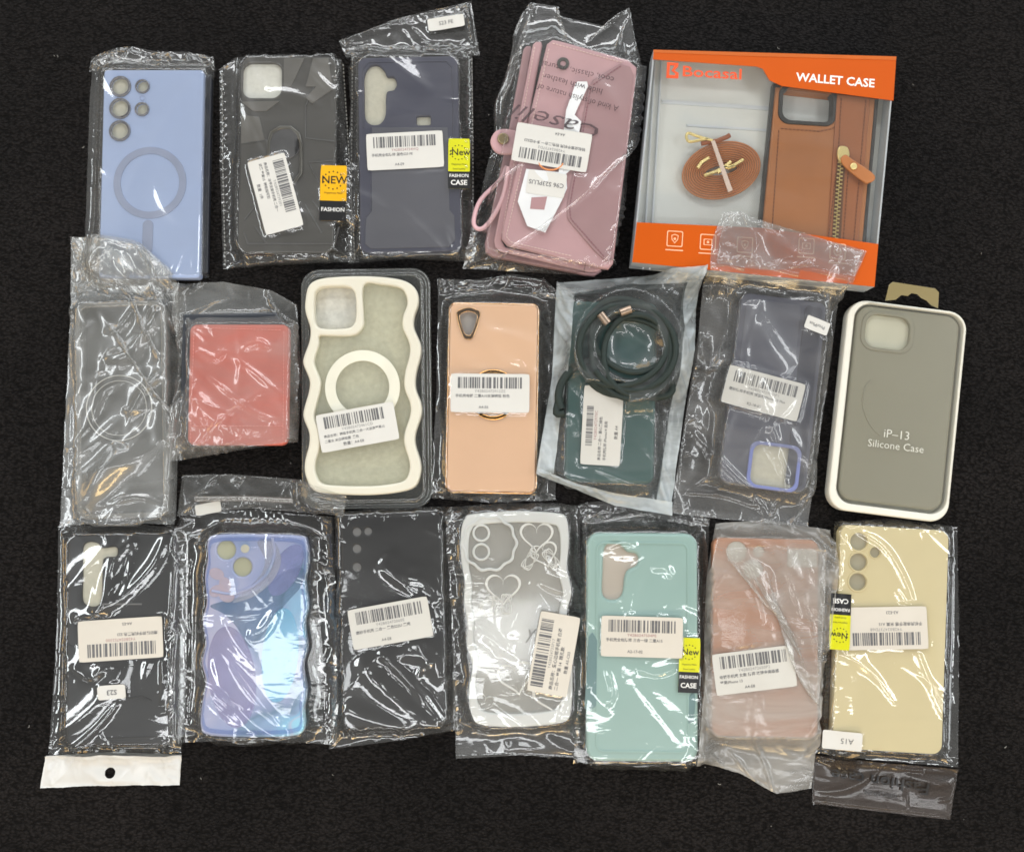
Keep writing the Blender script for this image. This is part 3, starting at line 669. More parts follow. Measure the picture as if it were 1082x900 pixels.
# ================================================================== 3 navy dual layer case
it = Item('packaged_phone_case', 'navy blue phone case with lime flash, small sticker on its tall bag top', 'phone case', [(378, 61), (483, 59.5), (488, 265), (380.6, 268)], 0.012)
navy = plastic('navy_matte', srgb(57, 59, 77), 0.5, var=0.03)
x, y = it.loc(396, 70); hole = pill(it, [(396.3, 81), (395.8, 120)], 11.5)
hl = spline(it.locs([(384.8, 82), (390, 71), (399, 69), (406, 75), (409, 81), (416, 82), (419, 89), (416, 95), (409, 97), (407.5, 106), (407, 122), (401, 131), (391, 131), (385.5, 123), (385, 100)]), 5)
c = body(it, navy, 9, [hl, rrect(*(lambda a, b: (a[0], b[1], b[0], a[1]))(it.loc(440, 123), it.loc(455, 132)), 0.0015)], insert=M['foam_cream'], depth=0.003)
raised(it, c, 'back_panel', [ccw(it.locs([(393, 135), (393, 223), (387, 231), (386, 258), (392, 263), (474, 261), (481, 254), (480, 228), (475, 222), (473, 135)]))], plastic('navy_grey_panel', srgb(85, 86, 95), 0.4, var=0.08, vscale=14), 0.0005, 0.0003)
grooves(it, c, 'back_ridge', [[(384, 135), (384, 72), (390, 66), (472, 65), (478, 72), (480, 190)], [(393, 136), (392, 222), (386, 232), (386, 256)]], 0.0006, navy)
s = bag(it, [(371, 58), (420, 54), (499, 56)], [(499, 56), (500, 150), (501.5, 277)], [(369, 279), (430, 274), (501.5, 277)], [(371, 58), (369.5, 170), (369, 279)], 31, soft=4, und=0.5, ex=0.012, ey=0.014, noise=0.0008, bend=0.4, cr=(4, -50, 30))
sticker(it, 'product_flash', [(473, 147), (496.5, 147), (496.5, 200), (474.5, 200)], new_tag_draw(':New', 0.44, 0.34), M['yellow'], s, printname='flash_print', pmats=TAGM())
sticker(it, 'barcode_label', [(387, 142), (468, 138.3), (469, 176.4), (388.3, 181)], label_draw('Y42B024734HQ', ['手机壳全包防摔 蓝色S23 FE'], 'A4-E9', by=(0.10, 0.40), redcode=True), M['paper'], s)
bagmesh(it, s, M['opp'], crimp=3)
for ln in ([(372.5, 62), (371.5, 170), (371, 276)], [(498.5, 62), (499.5, 150), (500, 275)]): stitches(it, it.e, [ln], SEAL, 0.0022, 0.0030, 0.0017, 0.00045, name='heat_seal')
s = bag(it, [(358, 44), (420, 20), (498, 2)], [(498, 2), (503, 35), (507, 60)], [(366, 62), (430, 55), (507, 60)], [(358, 44), (366, 62)], 32, ex=0.06, ey=0.05, noise=0.002, bend=0.2, step=0.0011)
sticker(it, 'size_sticker', [(451, 21), (490, 15.5), (491, 28.7), (453.5, 34)], word_draw('S23 FE', 0.42), M['paper'], s, z=0.002)
bagmesh(it, s, M['opp'], 'bag_top')

# ================================================================== 4 pink wallet case
it = Item('packaged_wallet_case', 'pink leather wallet case with snap strap in a clear lettered bag', 'wallet case', [(577, 41), (673, 67), (643, 284), (529, 256)], 0.019)
pink = plastic('pink_leather', srgb(194, 154, 158), 0.5, var=0.05, bump=0.25, bscale=1400)
pinkd = plastic('pink_leather_flap', srgb(166, 130, 133), 0.5, var=0.05, bump=0.25, bscale=1400)
pinkl = plastic('pink_edge', srgb(216, 176, 182), 0.5)
thr = plastic('pink_thread', srgb(150, 100, 110), 0.7); thrl = plastic('pale_thread', srgb(232, 205, 200), 0.7)
def strip(px_list, z0, z1, mat, name, r=0.0012):
    return it.part(name, plate([ccw(it.locs(px_list, z1))], z0, z1, r), mat)
strip([(553, 52), (556, 48.5), (561, 48.5), (562, 52), (548, 140), (523, 258), (527, 266), (622, 285), (632, 281), (636, 286), (628, 291), (618, 290), (520, 271), (513, 266), (512, 258), (537, 140)], 0.0008, 0.007, pinkd, 'back_cover')
strip([(563, 47), (566, 44), (572, 44), (573, 48), (556, 140), (530, 254), (534, 261), (626, 281), (637, 276), (640, 280), (632, 287), (622, 287), (529, 266), (523, 261), (522, 254), (545, 140)], 0.0095, 0.0125, pink, 'middle_flap')
c = strip([(578, 46), (584, 41.5), (592, 43), (664, 63), (673, 71), (672, 84), (648, 278), (643, 284), (634, 283), (536, 259), (530, 252), (531, 240), (572, 70)], 0.0125, 0.019, pink, 'front_cover', 0.002)
it.mark(it.locs([(552, 50), (584, 41), (673, 69), (643, 285), (515, 262)]), 0.0204)
flap = [(655, 67), (666, 71), (670, 80), (647, 272), (641, 277), (627, 264), (600, 232), (599, 218), (622, 92), (628, 84)]
it.part('card_flap', plate([ccw(it.locs(flap, 0.02))], 0.0188, 0.0202, 0.0005), pinkd, parent=c)
stitches(it, c, [[(624, 94), (602, 218), (603, 231), (640, 273)], [(656, 70), (626, 90)]], thr, 0.0204)
stitches(it, c, [[(584, 46), (660, 67)], [(580, 52), (535, 250), (540, 256), (606, 271)]], thrl, 0.0192)
stitches(it, it.e, [[(565, 50), (530, 250)]], thrl, 0.0127)
p, q = it.loc(595, 67.7); raised(it, c, 'eyelet', [circle(p, q, it.m(6.5, 68)), circle(p, q, it.m(3.2, 68))], plastic('gunmetal', (0.10, 0.10, 0.09, 1), 0.35, metal=0.8), 0.0012, 0.0004)
# strap with snap, wrist loop
st = it.part('strap', plate([ccw(spline(it.locs([(522, 140), (530, 136), (542, 137), (552, 142), (552, 156), (545, 162), (532, 163), (523, 160), (518, 150)], 0.016), 4))], 0.013, 0.0158, 0.0012), pink)
p, q = it.loc(531.7, 147.2, 0.016); it.part('snap_button', plate([circle(p, q, it.m(6.2, 147))], 0.0155, 0.018, 0.001), plastic('antique_brass', (0.30, 0.24, 0.14, 1), 0.35, metal=0.8), parent=st)
it.part('wrist_loop', tube([(*it.loc(x, y, 0.006), 0.006 + 0.002 * k / 9) for k, (x, y) in enumerate(spline([(535, 176), (529, 190), (508, 212), (501, 232), (503, 242), (512, 242), (525, 225), (533, 205), (537, 180)], 4, False))], 0.0017), pinkl)
s = bag(it, [(546, 28), (560, 3), (590, 8), (592, 18), (645, 30), (655, 16), (665, 8)], [(665, 8), (671, 40), (677, 67), (664, 180), (647, 283)], [(489, 284), (560, 288), (623, 292), (647, 283)], [(546, 28), (517, 167), (489, 284)], 41, soft=6, und=0.6, ex=0.02, ey=0.02, noise=0.001, bend=0.4, gap=0.0012, cr=(6, -60, 30), amp=.7)
# lettering printed on the bag (it lies upside down) and the pale silhouette print
wpr = plastic('white_silhouette_print', srgb(218, 220, 222), 0.5)
ipr = clear_plastic('thin_grey_lettering', (0.09, 0.07, 0.08, 1), 0.6, 0.4, 0.3)
def on_film(it, sheet, vf, dz=0.00016):
    """local shapes laid on a film surface: z follows the film"""
    v, f = vf; W_ = np.array([it.world(x, y) for x, y in v[:, :2]])
    X = sheet.X; out = np.empty(len(v)); A = X[..., 0].ravel(); Bq = X[..., 1].ravel(); Z = X[..., 2].ravel()
    for a in range(0, len(v), 400):
        d = (W_[a:a + 400, 0:1] - A) ** 2 + (W_[a:a + 400, 1:2] - Bq) ** 2; out[a:a + 400] = Z[np.argpartition(d, 4, axis=1)[:, :4]].max(1)
    v = v.copy(); v[:, 2] += out + dz; return v, f
def film_text(body_, px, py, px2, py2, size_px, bold=0.0, shear=0.0):
    """text running from pixel to pixel direction, centred on their middle"""
    a = it.loc(px, py); b = it.loc(px2, py2); rot = math.atan2(b[1] - a[1], b[0] - a[0]); ln = math.hypot(b[0] - a[0], b[1] - a[1])
    t = text(body_, it.m(size_px, py), bold, shear=shear); w = t[0][:, 0].max() - t[0][:, 0].min()
    return xf(t, (a[0] + b[0]) / 2, (a[1] + b[1]) / 2, 0, rot, sx=ln / w)
sticker(it, 'barcode_label', [(619.4, 182.8), (540, 170), (546.7, 129.4), (626, 142.8)], label_draw('Y42B024737D2', ['钱包皮套手机壳 粉色二合一 多卡位S23'], 'A4-E4', by=(0.10, 0.38)), M['paper'], s, z=0.0215)
sticker(it, 'size_sticker', [(596, 210), (555, 204), (559, 179), (599, 185)], word_draw('C96 S23PLUS', 0.26, 0.012, 0, 0), M['paper'], s, z=0.0212)
sil = MB()
def grid_poly(loop):
    v, f = plate([ccw(it.locs(loop))], 0, 0.00005, 0); return v, f
for lp in ([(598, 118), (608, 90), (610, 88), (620, 88), (621, 93), (610, 116), (607, 123), (614, 130), (604, 180), (598, 185), (590, 184)], [(556, 180), (598, 184), (599, 200), (594, 212), (576, 247), (557, 240), (547, 214)]):
    sil.add(on_film(it, s, grid_poly(lp), 0.00004))
sil.build('silhouette_print', wpr, it.e, smooth=False)
mb = MB()
mb.add(on_film(it, s, film_text('Caselil', 637, 144, 543, 119, 25, -0.004, 0.35), 0.0003))
mb.add(on_film(it, s, film_text('A kind of stylish nature of', 653, 117, 568, 93, 9)))
mb.add(on_film(it, s, film_text('hide with leather', 636, 99, 574, 82, 9)))
mb.add(on_film(it, s, film_text('cool, classic, natural', 648, 86, 573, 69, 9)))
mb.build('bag_lettering', ipr, it.e, smooth=False)
it.part('orange_arc', on_film(it, s, tube([(*it.loc(568 + 14 - 13 * math.cos(t), 172 + 9 * math.sin(t)), 0.0) for t in np.linspace(0.2, 2.9, 14)], 0.0006), 0.0), plastic('orange_print', srgb(228, 150, 96), 0.5))
p = it.part('pink_window', on_film(it, s, grid_poly([(561.5, 210), (578, 209), (575, 223), (560, 222)]), 0.00022), pinkd)
bagmesh(it, s, M['opp'])

# ================================================================== 5 window box with brown wallet case and strap
it = Item('window_box', 'orange window box holding a brown leather case and coiled strap', 'box', [(690.5, 53), (947, 60), (924, 303), (668, 277)], 0.022)
W5, H5 = it.w / 2, it.h / 2
orange = plastic('orange_card', srgb(198, 86, 14), 0.35, var=0.03, spec=0.25, vscale=15); oranged = plastic('orange_card_edge', srgb(196, 96, 22), 0.35)
wtray = plastic('white_tray', srgb(222, 224, 221), 0.4, var=0.02)
wedge = plastic('box_edge_film', srgb(190, 196, 202), 0.25)
Z5 = 0.022
Q5 = it.locs([(690.5, 53), (947, 60), (924, 303), (668, 277)], Z5)
def inset(q, d): c_ = np.mean(q, 0); return [tuple(np.array(p) + (c_ - np.array(p)) / np.abs(c_ - np.array(p)) * d) for p in q]
bx_ = it.part('box_tray', plate([ccw(inset(Q5, 0.0002))], 0.0006, 0.006, 0.0003), wtray)
it.part('box_wall', plate([ccw(Q5), ccw(inset(Q5, 0.0012))], 0.0062, 0.0213, 0), wedge)
mb = MB()
for dx in (0.006, 0.011): mb.add(plate([rrect(-W5 + dx, -H5 + .002, -W5 + dx + 0.0014, H5 - .004, 0.0004, 1)], 0.006, 0.009, 0.0005)); mb.add(plate([rrect(W5 - dx - .0014, -H5 + .002, W5 - dx, H5 - .03, 0.0004, 1)], 0.006, 0.009, 0.0005))
mb.add(plate([rrect(*(lambda a, b: (a[0], b[1], b[0], a[1]))(it.loc(700, 110, .006), it.loc(812, 113, .006)), 0.0003, 1)], 0.0055, 0.0066, 0.0003)).add(plate([rrect(*(lambda a, b: (a[0], b[1], b[0], a[1]))(it.loc(726, 134, .006), it.loc(812, 137, .006)), 0.0003, 1)], 0.0055, 0.0066, 0.0003))
mb.build('tray_ridge', plastic('pale_blue_tray_edge', srgb(210, 215, 221), 0.35), it.e)
top = it.locs([(690.8, 53), (947, 60.5), (944, 106.5), (826, 91), (813, 85), (806, 73), (799, 70.5), (690, 63)], Z5)
it.part('top_band', plate([ccw(top)], 0.0216, 0.0221, 0), orange)
it.part('top_edge', plate([ccw(it.locs([(690.5, 53), (947, 60.2), (946.6, 64), (800, 60), (690.4, 56)], Z5))], 0.02205, 0.0224, 0), oranged)
it.part('bottom_band', plate([ccw(it.locs([(673, 235), (806, 241), (928, 258), (924, 303), (668, 277)], Z5))], 0.0216, 0.0221, 0), orange)
def on_box(vf, px, py, px2, py2, hgt, name, mat, z=0.0223):
    a = it.loc(px, py, Z5); b = it.loc(px2, py2, Z5); v, f = vf; w = v[:, 0].max() - v[:, 0].min(); k = math.hypot(b[0] - a[0], b[1] - a[1]) / w
    hh = it.m(hgt, py) / (v[:, 1].max() - v[:, 1].min())
    v = v.copy(); v[:, 0] -= (v[:, 0].max() + v[:, 0].min()) / 2; v[:, 1] -= (v[:, 1].max() + v[:, 1].min()) / 2
    return it.part(name, xf((v, f), (a[0] + b[0]) / 2, (a[1] + b[1]) / 2, z, math.atan2(b[1] - a[1], b[0] - a[0]), k, hh), mat)
wp_ = plastic('white_box_print', srgb(250, 246, 240), 0.4)
op_ = plastic('orange_box_print', srgb(238, 84, 30), 0.4)
on_box(text('WALLET CASE', 0.02, 0.022), 841, 81.5, 924, 88.5, 9.5, 'box_lettering', wp_)
on_box(text('Bocasal', 0.02, 0.012, shear=0.0), 721.5, 75.5, 783.5, 79, 11.5, 'brand_lettering', op_)
lg = [[(705, 66), (717, 67), (716.5, 70.5), (712.5, 75), (717, 77.5), (716.8, 83), (704, 82.5)], [(708, 69), (713, 69.5), (709.5, 75), (713.5, 77.6), (713.3, 80), (707, 79.6)]]
it.part('brand_emblem', plate([ccw(it.locs(l, Z5)) for l in lg], 0.0216, 0.0222, 0), op_)
icw = plastic('pale_icon_print', srgb(250, 190, 150), 0.4)
for (px, py) in ((713, 252.5), (748, 256), (787, 259), (852, 260), (885, 266)):
    mb = MB(); x, y = it.loc(px, py, Z5); h = it.m(8.5, py)
    mb.add(plate([rrect(x - h, y - h, x + h, y + h, h * .2, 3), rrect(x - h * .88, y - h * .88, x + h * .88, y + h * .88, h * .16, 3)], 0.02205, 0.0223, 0))
    if px in (713, 787): sh = [(x - h * .45, y + h * .45), (x, y + h * .6), (x + h * .45, y + h * .45), (x + h * .4, y - h * .1), (x, y - h * .6), (x - h * .4, y - h * .1)]
    elif px in (748, 852): sh = rrect(x - h * .55, y - h * .4, x + h * .55, y + h * .4, h * .1, 2)
    else: sh = circle(x, y, h * .5, 20)
    mb.add(plate([ccw(sh), ccw(scale_loop(sh, .78))], 0.02205, 0.0223, 0))
    mb.add(plate([circle(x, y, h * .16, 10)], 0.02205, 0.0223, 0))
    mb.add(plate([rrect(x - h * 1.1, y - h * 1.5, x + h * 1.1, y - h * 1.36, h * .02, 1)], 0.02205, 0.0223, 0))
    mb.build('band_icon', icw, it.e, smooth=False)
# the wallet case
brown = plastic('tan_leather', srgb(168, 106, 58), 0.42, var=0.10, vscale=18, bump=0.12, bscale=1200)
brownl = plastic('tan_leather_pocket', srgb(156, 92, 50), 0.38, var=0.08, vscale=18, bump=0.12, bscale=1200)
bthr = plastic('tan_thread', srgb(120, 68, 34), 0.7); bblk = plastic('black_bumper', (0.035, 0.035, 0.036, 1), 0.4)
zc = 0.017
cw_, chole = it.locs([(820, 92), (925, 104), (911, 262), (805, 250)], zc), None
hl = rrect(*(lambda a, b: (a[0], b[1], b[0], a[1]))(it.loc(828, 92, zc), it.loc(879, 130, zc)), it.m(10, 110))
hb = rrect(*(lambda a, b: (a[0], b[1], b[0], a[1]))(it.loc(824, 88, zc), it.loc(883, 134, zc)), it.m(12, 110))
c = it.part('leather_case', plate([ccw(cw_), ccw(hb)], 0.0065, zc, 0.001), brown)
it.part('bumper', plate([ccw(it.locs([(817, 88), (929, 101), (914, 264), (801, 252)], .014)), ccw(it.locs([(820.5, 92), (924.5, 104.5), (910.5, 261), (805.5, 249)], .014))], 0.0062, 0.0145, 0.001), bblk, parent=c)
it.part('camera_frame', plate([ccw(hb), ccw(hl)], 0.0075, zc + 0.0006, 0.0006), bblk, parent=c)
pk = it.part('zip_pocket', plate([ccw(it.locs([(884, 100), (919, 104), (906, 261), (874, 257)], zc))], 0.0165, zc + 0.0012, 0.0006), brownl, parent=c)
stitches(it, c, [[(823, 138), (816, 240)], [(825, 136), (866, 139), (880, 136), (887, 128), (889, 104)]], bthr, zc + 0.0002, 0.003, 0.002)
stitches(it, pk, [[(889, 104), (886, 160), (875, 256)], [(915, 106), (902, 258)], [(897, 170), (891, 256)]], bthr, zc + 0.0014, 0.003, 0.002)
it.part('zip_tape', plate([ccw(it.locs([(884, 166), (893, 166), (887.5, 258), (878, 257)], zc))], 0.0170, zc + 0.0015, 0.0002), plastic('dark_brown_tape', srgb(104, 66, 36), 0.7), parent=pk)
mb = MB(); a, b = np.array(it.loc(888.5, 168, zc + .002)), np.array(it.loc(882, 258, zc + .002)); nrm = np.array([-(b - a)[1], (b - a)[0]]); nrm /= np.linalg.norm(nrm)
for k in range(44):
    t = k / 44; o = a + (b - a) * t; sgn = 1 if k % 2 else -1; o2 = o + nrm * 0.0009 * sgn
    mb.add(tube([(o2[0] - nrm[0] * .0012, o2[1] - nrm[1] * .0012, zc + .0022), (o2[0] + nrm[0] * .0012, o2[1] + nrm[1] * .0012, zc + .0022)], 0.0006, False, 1))
mb.build('zip_teeth', M['goldpale'], pk)
mb = MB(); mb.add(plate([ccw(spline(it.locs([(884, 158), (888, 156), (894, 158), (896, 166), (892, 173), (886, 173), (883, 166)], zc), 3))], zc + .0014, zc + .0042, .001)); zs = mb.build('zip_slider', M['goldpale'], pk)
pu = it.part('zip_pull', plate([ccw(spline(it.locs([(888, 168), (893, 164), (900, 169), (921, 183), (924, 190), (918, 194), (912, 193), (892, 177)], zc + .004), 3))], zc + .0036, zc + .0056, .0008), brown)
p, q = it.loc(901.5, 176.5, zc + .005); it.part('rivet', plate([circle(p, q, it.m(3.6, 176))], zc + .005, zc + .0068, .0006), M['goldpale'], parent=pu)
# coiled strap
cx, cy = it.loc(762.5, 179.5, .012); mb = MB(); NT = 11
Rx, Ry = it.m(42, 180), it.m(30, 180); tw = (Ry - it.m(3.5, 180)) / NT
for k in range(NT):
    rx, ry = Rx - tw * k, Ry - tw * k; pts = []
    for j in range(64):
        t = 2 * math.pi * j / 64; x = rx * math.cos(t); y = ry * math.sin(t); r_ = 0.22
        x += 0.16 * y; pts.append((cx + x * math.cos(r_) - y * math.sin(r_), cy + x * math.sin(r_) + y * math.cos(r_), 0.0105))
    t_ = tube(pts, tw * 0.43, True, 2, flat=(0.0105, 1.6)); mb.add(t_)
so = mb.build('strap_coil', plastic('tan_strap', srgb(190, 122, 74), 0.45, var=0.12, vscale=60), it.e)
it.part('strap_end', tube([(*it.loc(x, y, .013), .013) for x, y in ((741, 152), (758, 149), (768, 145), (771, 143))], 0.0018), plastic('tan_strap_end', srgb(150, 84, 48), 0.45), parent=so)
gl = M['goldpale']
hk = it.part('snap_hook', tube([(*it.loc(x, y, .014), .0145) for x, y in spline([(753, 149), (742, 146), (733, 143), (727, 141), (725, 145), (728, 150), (737, 149), (748, 147)], 4, False)], 0.0011), gl, parent=so)
for pts in ([(737, 178), (741, 172), (749, 167)], [(744, 186), (755, 182), (766, 177), (776, 176)], [(764, 176), (770, 178), (777, 174), (785, 169)], [(758, 183), (772, 171)]):
    it.part('buckle', tube([(*it.loc(x, y, .014), .0142) for x, y in pts], 0.0014), gl, parent=so)
it.part('band_tie', plate([ccw(it.locs([(751.5, 149), (755.5, 148), (774.5, 201), (769.5, 203)], .016))], 0.0148, 0.0156, 0.0003), plastic('pale_pink_band', srgb(226, 204, 192), 0.6), parent=so)
wm = film('window_film', haze=0.02, rough=0.04, gain=1.3, bump=0.03, bscale=40, soft=0.2)
it.part('window', plate([ccw(Q5)], 0.0213, 0.0215, 0), wm)
it.mark(Q5, 0.0222)

# ================================================================== 13 black case with white hang header
it = Item('packaged_phone_case', 'black phone case in a clear bag ending in a white punched header', 'phone case', [(78, 567), (185, 563), (182, 786), (65, 786)], 0.011)
blk = plastic('black_matte_case', (0.011, 0.011, 0.012, 1), 0.38, var=0.1)
hl = spline(it.locs([(87, 580), (93, 573), (103, 574), (108, 579), (122, 578), (123.5, 585), (120, 588.5), (111, 589), (108, 596), (107, 630), (102, 640), (91, 639.5), (86.5, 632), (87, 610)]), 5)
c = body(it, blk, 8, [hl], insert=M['foam_cream'], depth=0.002)
grooves(it, c, 'card_slot', [[(108, 638), (150, 638)]], 0.0006, plastic('grey_slot_line', (0.14, 0.14, 0.14, 1), 0.4))
for ln in ([(70, 680), (80, 684)], [(80, 745), (100, 758), (92, 780)], [(160, 740), (150, 735), (120, 740)], [(100, 780), (168, 778)]): grooves(it, c, 'armour_ridge', [ln], 0.0007, blk)
s = bag(it, [(62, 556), (130, 553), (192, 557)], [(192, 557), (192, 660), (192, 796)], [(52, 797), (120, 793), (192, 796)], [(62, 556), (61, 660), (52, 797)], 131, ex=0.022, ey=0.022, noise=0.0012, bend=0.45, cr=(8, 50, 25), folds=(([(182, 564), (168, 595), (140, 625), (108, 648)], .0045, .0016), ([(150, 566), (128, 590), (112, 640), (84, 652)], .0055, .002), ([(84, 700), (105, 712), (118, 702)], .0025, .0015), ([(135, 735), (110, 765), (78, 792)], .002, .0012), ([(178, 690), (180, 720), (177, 740)], .002, .0012)))
sticker(it, 'barcode_label', [(172.8, 693.8), (84, 699.3), (84, 656), (172, 650.4)], label_draw('Y42B0247S2300', ['磨砂防摔手机壳黑色 S23'], 'A4-E5', by=(0.10, 0.42), redcode=True), M['paper_warm'], s)
sticker(it, 'size_sticker', [(134.3, 737), (105, 738.5), (105, 724), (133.6, 721.5)], word_draw('S23', 0.5, 0.02), M['paper'], s, r=0.002)
bagmesh(it, s, M['opp_gloss'])
s = bag(it, [(49, 798), (120, 794), (192, 797)], [(192, 797), (190, 829)], [(43, 832), (110, 829), (190, 829)], [(49, 798), (43, 832)], 132, soft=5, und=0.7, ex=0.012, ey=0.02, noise=0.001, bend=0.5, step=0.0009)
p = [it.world(*q) for q in circle(*it.loc(116, 816.5, .002), it.m(5.6, 816), 20)]
bagmesh(it, s, M['whitefilm'], 'hang_header', holes=[p])

# ================================================================== 15 plain black case
it = Item('packaged_phone_case', 'plain black phone case with four small camera holes and tilted label', 'phone case', [(363, 543), (463, 540), (474, 766), (361, 769)], 0.010)
blk2 = plastic('black_smooth_case', (0.012, 0.012, 0.013, 1), 0.38, var=0.1)
c = body(it, blk2, 7, [lens_hole(it, x, y, r, 20) for x, y, r in ((377, 562, 4.5), (388.8, 561.4, 4), (377, 579.7, 4.5), (377, 599.3, 4.5))], insert=plastic('dark_grey_foam', (0.16, 0.16, 0.16, 1), 0.8), depth=0.001)
s = bag(it, [(357, 541), (410, 536), (470, 535)], [(470, 535), (477, 640), (484, 770)], [(348, 791), (420, 782), (484, 770)], [(357, 541), (355, 660), (348, 791)], 151, ex=0.018, ey=0.012, noise=0.0012, bend=0.6, puff=0.002, cr=(5, -45, 30), folds=(([(405, 588), (425, 605), (450, 612), (468, 634)], .008, .0024), ([(380, 692), (405, 722), (440, 750), (472, 763)], .0075, .0022), ([(402, 684), (430, 712), (455, 740), (470, 760)], .003, .0018), ([(366, 742), (390, 754), (430, 764), (470, 766)], .007, .0018), ([(440, 720), (446, 704), (462, 694)], .002, .001)))
sticker(it, 'barcode_label', [(368, 644.4), (452, 629), (458, 671), (373, 687)], label_draw('Y42B02472060E', ['磨砂手机壳 二合一 黑色S22U 黑壳'], 'A4-E8', by=(0.09, 0.40)), M['paper_grey'], s)
bagmesh(it, s, M['opp_gloss'])

# ================================================================== 16 clear case with white hearts
it = Item('packaged_phone_case', 'clear phone case with wavy white rim and white printed hearts', 'phone case', [(488, 543), (600, 542), (604, 765), (496, 766)], 0.010)
ol = spline(it.locs([(500, 543), (545, 540), (588, 542), (599, 549), (601, 575), (599, 600), (604, 625), (599, 650), (604, 690), (605, 720), (603, 752), (594, 763), (550, 768), (510, 766), (499, 757), (495, 730), (499, 705), (493, 680), (494, 660), (490, 635), (491, 615), (487, 590), (487, 562), (491, 548)]), 5)
inn = scale_loop(ol, 0.85)
inn = [(x, y * 1.045) for x, y in inn]
wr = plastic('white_soft_rim', srgb(214, 216, 214), 0.35)
wr2 = plastic('milky_white_print', srgb(228, 228, 224), 0.4)
x0 = body(it, wr, 8, [inn], outline=ol, name='case_rim')
bp = it.part('back_plate', plate([ccw(scale_loop(inn, 1.02))], 0.004, 0.0085, 0.0004), clear_plastic('clear_back', srgb(212, 211, 206), 0.34, 0.08, 1.6))
it.part('paper_insert', plate([ccw(scale_loop(inn, 1.0))], 0.0008, 0.0025, 0), plastic('grey_insert', srgb(198, 196, 189), 0.6, var=0.05))
def wob(px, py, r, n=10, a=0.04): 
    x, y = it.loc(px, py); R = it.m(r, py); return [(x + R * (1 + a * math.cos(n * t)) * math.cos(t), y + R * (1 + a * math.cos(n * t)) * math.sin(t)) for t in np.linspace(0, 2 * math.pi, 80, endpoint=False)]
raised(it, bp, 'camera_frame', [wob(517, 574, 29.5), wob(517, 574, 26.5)], wr, 0.0022, 0.0006, z=0.0085)
for y in (563, 583): p, q = it.loc(508.5, y); raised(it, bp, 'lens_ring', [circle(p, q, it.m(9.4, y)), circle(p, q, it.m(7, y))], wr, 0.0014, 0.0005, z=0.0085)
def heart(px, py, w, tilt=0):
    o = []
    for t in np.linspace(0, 2 * math.pi, 60, endpoint=False):
        x = 16 * math.sin(t) ** 3; y = 13 * math.cos(t) - 5 * math.cos(2 * t) - 2 * math.cos(3 * t) - math.cos(4 * t)
        o.append((px + w / 32 * (x * math.cos(tilt) - y * math.sin(tilt)), py - w / 32 * (y * math.cos(tilt) + x * math.sin(tilt))))
    return it.locs(o)
for px, py, w, ti in ((567, 566, 36, 0), (531.5, 621, 38, 0), (575, 585, 30, 0.3), (518, 640, 22, 0.5), (545, 715, 40, 0.2), (512, 742, 22, -0.3), (583, 735, 40, 0.2)):
    h = heart(px, py, w, ti); it.part('heart', plate([ccw(h), ccw(scale_loop(h, .86))], 0.0083, 0.0091, 0.0002), wr2, parent=bp)
mb = MB()
for px, py, a in ((560, 592, .6), (582, 590, -.6), (515, 640, .7), (535, 638, 0)):
    for q in (-.35, 0, .35):
        e = [(px + 9 * math.cos(t) * math.cos(a + q) * .5 - 14 * math.sin(t) * math.sin(a + q) * .8, py + 9 * math.cos(t) * math.sin(a + q) * .5 + 14 * math.sin(t) * math.cos(a + q) * .8) for t in np.linspace(0, 6.283, 24, endpoint=False)]
        l = it.locs(e); mb.add(plate([ccw(l), ccw(scale_loop(l, .87))], 0.0084, 0.0091, 0.0001))
mb.build('bow_print', wr2, bp)
p, q = it.loc(560, 668); it.part('script_lettering', xf(text('y', 0.014, 0, shear=.3), p, q, 0.0089), plastic('grey_script', (.3, .3, .3, 1), .5), parent=bp)
s = bag(it, [(471, 536), (540, 531), (613, 534)], [(613, 534), (614, 660), (612, 800)], [(482, 801), (550, 797), (612, 800)], [(471, 536), (478, 660), (482, 801)], 161, ex=0.02, ey=0.02, noise=0.0011, bend=0.45, puff=0.0012, cr=(10, -40, 35), folds=(([(568, 612), (580, 618), (598, 624)], .003, .0016), ([(505, 655), (520, 670), (530, 690)], .003, .0012)))
sticker(it, 'barcode_label', [(556, 727.4), (572, 645), (613, 652), (599, 736.6)], label_draw('Y42B024735P17', ['商品名称：爱心边框手机壳 白透', '二合一 苹果 14  精孔款'], '数量 A5-C03', bx=(0.07, 0.09), by=(0.06, 0.37), size=0.12), M['paper_warm'], s)
bagmesh(it, s, M['opp'])

# ================================================================== 17 mint case
it = Item('packaged_phone_case', 'mint green phone case with teal side grips and lime flash', 'phone case', [(627, 563), (743, 564), (732, 805), (613, 804)], 0.0125)
mint = plastic('mint_matte', srgb(158, 189, 183), 0.34, var=0.025); teal = plastic('teal_grip', srgb(112, 144, 146), 0.4)
hl = spline(it.locs([(638, 583), (642, 575), (652, 573), (658, 578), (663, 583), (672, 585), (675, 591), (672, 598), (664, 602), (660, 610), (658, 626), (652, 633), (642, 633), (636.5, 626), (637, 605)]), 5)
c = body(it, mint, 13, [hl], insert=plastic('pinkish_foam', srgb(190, 180, 168), 0.9, var=0.06, bump=0.4, bscale=700), depth=0.003, bevel=0.0022)
x0, y0, x1, y1 = it.rect(); i1, i2 = 0.0065, 0.0080
raised(it, c, 'back_rim', [rrect(x0 + i1, y0 + i1, x1 - i1, y1 - i1, 0.006), rrect(x0 + i2, y0 + i2, x1 - i2, y1 - i2, 0.005)], mint, 0.0006, 0.0003)
raised(it, c, 'side_grip', [it.locs([(626, 668), (631, 676), (630, 745), (622, 751), (617.5, 748), (622, 672)])], teal, 0.0008, 0.0004)
